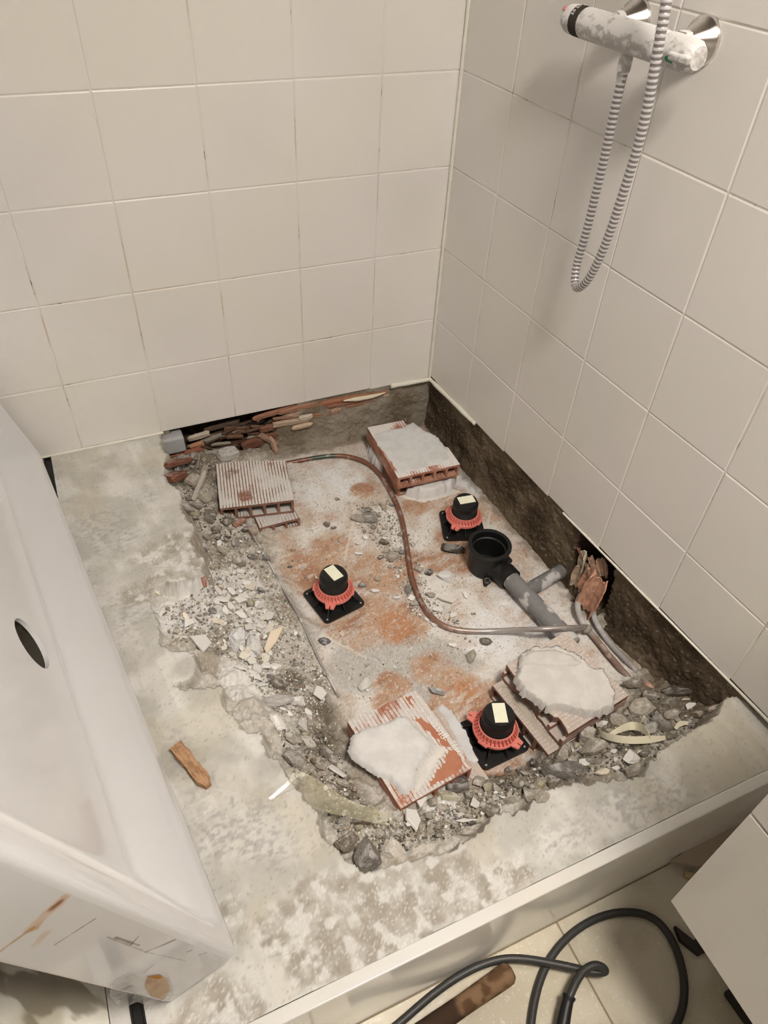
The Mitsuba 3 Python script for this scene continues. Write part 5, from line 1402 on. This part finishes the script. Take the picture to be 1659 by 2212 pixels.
s1 = [hit(u, v) + (0, 0, z) for u, v, z in ((1284, 1566, .012), (1290, 1586, .010), (1310, 1598, .012), (1345, 1606, .014), (1390, 1607, .016), (1432, 1602, .016))]
s2 = [hit(u, v) + (0, 0, z) for u, v, z in ((1308, 1597, .013), (1335, 1586, .020), (1362, 1580, .022), (1386, 1588, .018), (1396, 1604, .014))]
vv, ff = thick(ribbon(s1, [.004, .006, .007, .007, .007, .004], [FH + (0, 0, .4)] * 6, 50), .0012)
v2, f2 = thick(ribbon(s2, [.003, .006, .008, .008, .005], [FH + (0, 0, .5)] * 5, 40), .0012)
put('peeled_strip', join((vv, ff), (v2, f2)), plain('mat_strip', (208, 194, 162), .8, .2), smooth=25, label='cream peeled plastic strip with a slit, on the lumps at the front right', cat='strip')
s3 = [hit(u, v) + (0, 0, z) for u, v, z in ((1455, 1580, .010), (1468, 1571, .014), (1482, 1570, .012))]
put('peeled_strip', thick(ribbon(s3, [.003, .005, .003], [FH + (0, 0, .6)] * 3, 20), .0012), 'mat_strip', smooth=25, label='short curled cream strip at the white slab edge, front right', cat='strip')
tp = [(350, 1622, .0055, .030), (440, 1650, .006, .033), (540, 1674, .0065, .034), (608, 1690, .0075, .032)]
path = [at(u, v, z) for u, v, z, _ in tp] + [at(u, v, z) for u, v, z in ((680, 1716, -.012), (735, 1740, -.028), (790, 1758, -.040), (838, 1770, -.052))]
sides = [FH + RH * .12] * 4 + [FH * .9 + RH * .2 + (0, 0, .35), FH * .8 + (0, 0, .5), FH * .7 + (0, 0, .6), FH * .8 + (0, 0, .3)]
v, f = ribbon(path, [.030, .033, .034, .033, .027, .020, .013, .009], sides, 110, .06, 15)
v = v + (nz(v, 45, 5, 3) - .5)[:, None] * np.array([0, 0, .012]) * sstep(-.80, -.72, v[:, :1])
put('tape_strip', (v, f), 'mat_film', smooth=True, label='yellowish see-through tape strip lying from the slab over the edge into the pit', cat='tape')


a, b_ = at(380, 1612, .009), at(450, 1698, .009)
e = (b_ - a)
L1 = np.linalg.norm(e)
wm = trimesh.Trimesh(*trimesh.remesh.subdivide_to_size(*(lambda q: (q.vertices, q.faces))(trimesh.creation.box((L1, .026, .014))), .004))
wm.merge_vertices()
vv, ff = np.array(wm.vertices), wm.faces
vv = vv * (1, 1, 1) * np.c_[np.ones(len(vv)), (.60 + .5 * nz(vv[:, :1] * (1, 0, 0), 38, 6)) * (1 - .5 * sstep(.3 * L1, .5 * L1, vv[:, 0])), np.ones(len(vv))] + (nz(vv, 130, 7)[:, None] - .5) * .006
m = frame((a + b_) / 2, e / L1, np.cross([0, 0, 1.0], e / L1))
wc = lerp(col(172, 132, 96), col(146, 108, 76), sstep(.35, .65, meshkit.fbm(vv * (50, 420, 300), 3, 8)))
put('wood_piece', (vv @ m[:3, :3].T + m[:3, 3], ff), 'mat_vertex', color=wc, label='light brown splintered wood piece on the slab beside the shower tray', cat='wood')
fp = [(352, 1610), (380, 1600), (400, 1625), (395, 1660), (372, 1690), (352, 1655)]
poly = Polygon([tuple(at(u, v, .004)[:2]) for u, v in fp])
v, t, _ = sheet(poly, .005, lambda p: .003 + .010 * nz(np.c_[p, p[:, 0] * 0], 60, 8))
put('plastic_scrap', (v, t), 'mat_film_clear', smooth=True, label='crumpled clear plastic scrap at the left end of the wood piece', cat='plastic')

# ------------------------------------------------------------------ vanity cabinet, hanging over the bathroom floor
van = thing('wall_cabinet', 'glossy white wall hung cabinet at the right, over the loop of cable', 'cabinet')
vx, vy, vz = -.378, -1.4705, .140
put('body', moved(rbox(.41, .80, .74, .002, 2), frame((vx + .018 + .205, vy - .4 - .0005, vz + .37), (1, 0, 0), (0, 1, 0))), 'mat_white_paint', van, smooth=30)
for z0, z1 in ((0, .2725), (.2765, .74)):
    dw = put('drawer_front', moved(rbox(.018, .80, z1 - z0, .0014, 2), frame((vx + .009, vy - .4, vz + (z0 + z1) / 2), (1, 0, 0), (0, 1, 0))), 'mat_white_paint', van, smooth=30)
put('top_board', moved(rbox(.44, .84, .03, .006, 3), frame((vx + .212, vy - .415, vz + .755), (1, 0, 0), (0, 1, 0))), 'mat_white_paint', van, smooth=30)

# ------------------------------------------------------------------ things on the bathroom floor
zc = ZF + .0072
loop = [at(u, v, z) for u, v, z in ((1140, 2290, zc), (1147, 2212, zc), (1160, 2140, zc), (1186, 2075, zc), (1230, 2021, zc), (1290, 1983, zc), (1358, 1970, zc + .002), (1420, 1990, zc), (1455, 2038, zc), (1474, 2095, zc), (1478, 2145, zc), (1470, 2190, zc), (1450, 2230, zc), (1400, 2300, zc))]
cable = tube(spline(loop, 260), .0068, 14)
put('cable', cable, 'mat_rubber', smooth=True, label='black rubber cable lying in a wide loop on the bathroom floor', cat='cable')
lead = [at(u, v, z) for u, v, z in ((790, 2262, zc), (860, 2212, zc), (930, 2152, zc), (1010, 2098, zc), (1090, 2071, zc + .008), (1180, 2078, zc + .0145), (1255, 2094, zc + .016), (1292, 2100, zc + .018), (1307, 2097, zc + .024), (1298, 2087, zc + .032), (1270, 2090, zc + .034), (1246, 2118, zc + .034), (1230, 2152, zc + .032))]
ld = put('power_lead', tube(spline(lead, 260), .0066, 14), 'mat_rubber', smooth=True, label='black power lead curling over the loop of cable, ending in a sleeve', cat='cable')
sl = [at(u, v, z) for u, v, z in ((1230, 2150, zc + .032), (1222, 2182, zc + .027), (1214, 2225, zc + .020), (1208, 2270, zc + .014))]
put('strain_relief', tube(spline(sl, 24), np.r_[.0105, .0105, np.linspace(.0088, .0130, 22)], 20), 'mat_black_matt', ld, smooth=40, label='black flared rubber sleeve')
ha, hb = at(1104, 2098, ZF + .018), at(905, 2236, ZF + .018)
hd = (hb - ha)
hl = np.linalg.norm(hd)
tt = np.linspace(0, 1, 60)
m = tube([ha + hd * t for t in tt], np.interp(tt, [0, .03, .08, .5, 1], [.0125, .0168, .0176, .0158, .0165]), 24)
cc = lerp(col(120, 92, 66), col(86, 62, 42), sstep(.42, .6, nz(m.vertices * (1, 1, 1), 60, 3, 3)))
dk = sstep(.55, .62, ((m.vertices - ha) @ hd) / hl ** 2 + (nz(m.vertices, 60, 4) - .5) * .12)
cc = lerp(cc, col(64, 48, 36), dk)
put('wooden_shaft', m, 'mat_vertex', smooth=True, color=np.clip(cc, 0, 1), label='worn brown wooden tool shaft on the bathroom floor against the step', cat='tool')
q = [at(u, v, ZF + .030)[:2] for u, v in ((1450, 1861), (1512, 1871), (1590, 1830), (1640, 1760), (1610, 1742))]
pl = Polygon(q)
m = extrude(pl, .010).apply_translation((0, 0, ZF + .022))
put('tile_offcut', m, plain('mat_offcut', (160, 140, 118), .8, .2), label='brownish tile offcut leaning by the step in the shade of the cabinet', cat='tile offcut')
for (u0, v0), (u1, v1), w, hh, rgb, lab in (((1478, 1888), (1512, 1896), .012, .010, (176, 150, 112), 'short pale wooden stick in the shade of the cabinet'), ((1530, 1855), (1585, 1800), .05, .0218, (60, 50, 42), 'dark block under the tile offcut')):
    a, b_ = at(u0, v0, ZF + hh / 2), at(u1, v1, ZF + hh / 2)
    e = b_ - a
    L1 = np.linalg.norm(e)
    put('wood_stick' if w < .02 else 'block', moved(rbox(L1, w, hh, .002, 2), frame((a + b_) / 2, e / L1, np.cross([0, 0, 1.0], e / L1))), plain(f'mat_bit_{u0}', rgb, .8, .2), label=lab, cat='stick' if w < .02 else 'block', smooth=30)
a, b_, c_ = at(1466, 2034, ZF), at(1506, 2066, ZF), at(1544, 2046, ZF)
br = Polygon([tuple(p[:2]) for p in (a, b_, c_)] + [tuple((p + np.array([.006, .022, 0]))[:2]) for p in (c_, b_, a)]).buffer(0)
put('angle_bracket', extrude(br, .012).apply_translation((0, 0, ZF)), 'mat_dark_grey', label='dark flat angle piece on the floor at the right of the cable loop', cat='bracket')
case = thing('tool_case', 'black dotted plastic tool case on the floor under the cabinet', 'tool case')
c0 = at(1592, 2122, ZF + .07)
mc = rotz(.05, (c0[0], c0[1], 0))
put('body', moved(rbox(.30, .30, .07, .006, 3), mc @ frame((.15, -.15, ZF + .0352), (1, 0, 0), (0, 1, 0))), 'mat_black', case, smooth=30)
dots = [moved(trimesh.creation.icosphere(subdivisions=1, radius=.0022), mc @ frame((.012 + i * .011, -.012 - j * .011, ZF + .0702), (1, 0, 0), (0, 1, 0))) for i in range(12) for j in range(12)]
put('dot_pattern', join(*dots), 'mat_dark_grey', case, smooth=True, kind='stuff')
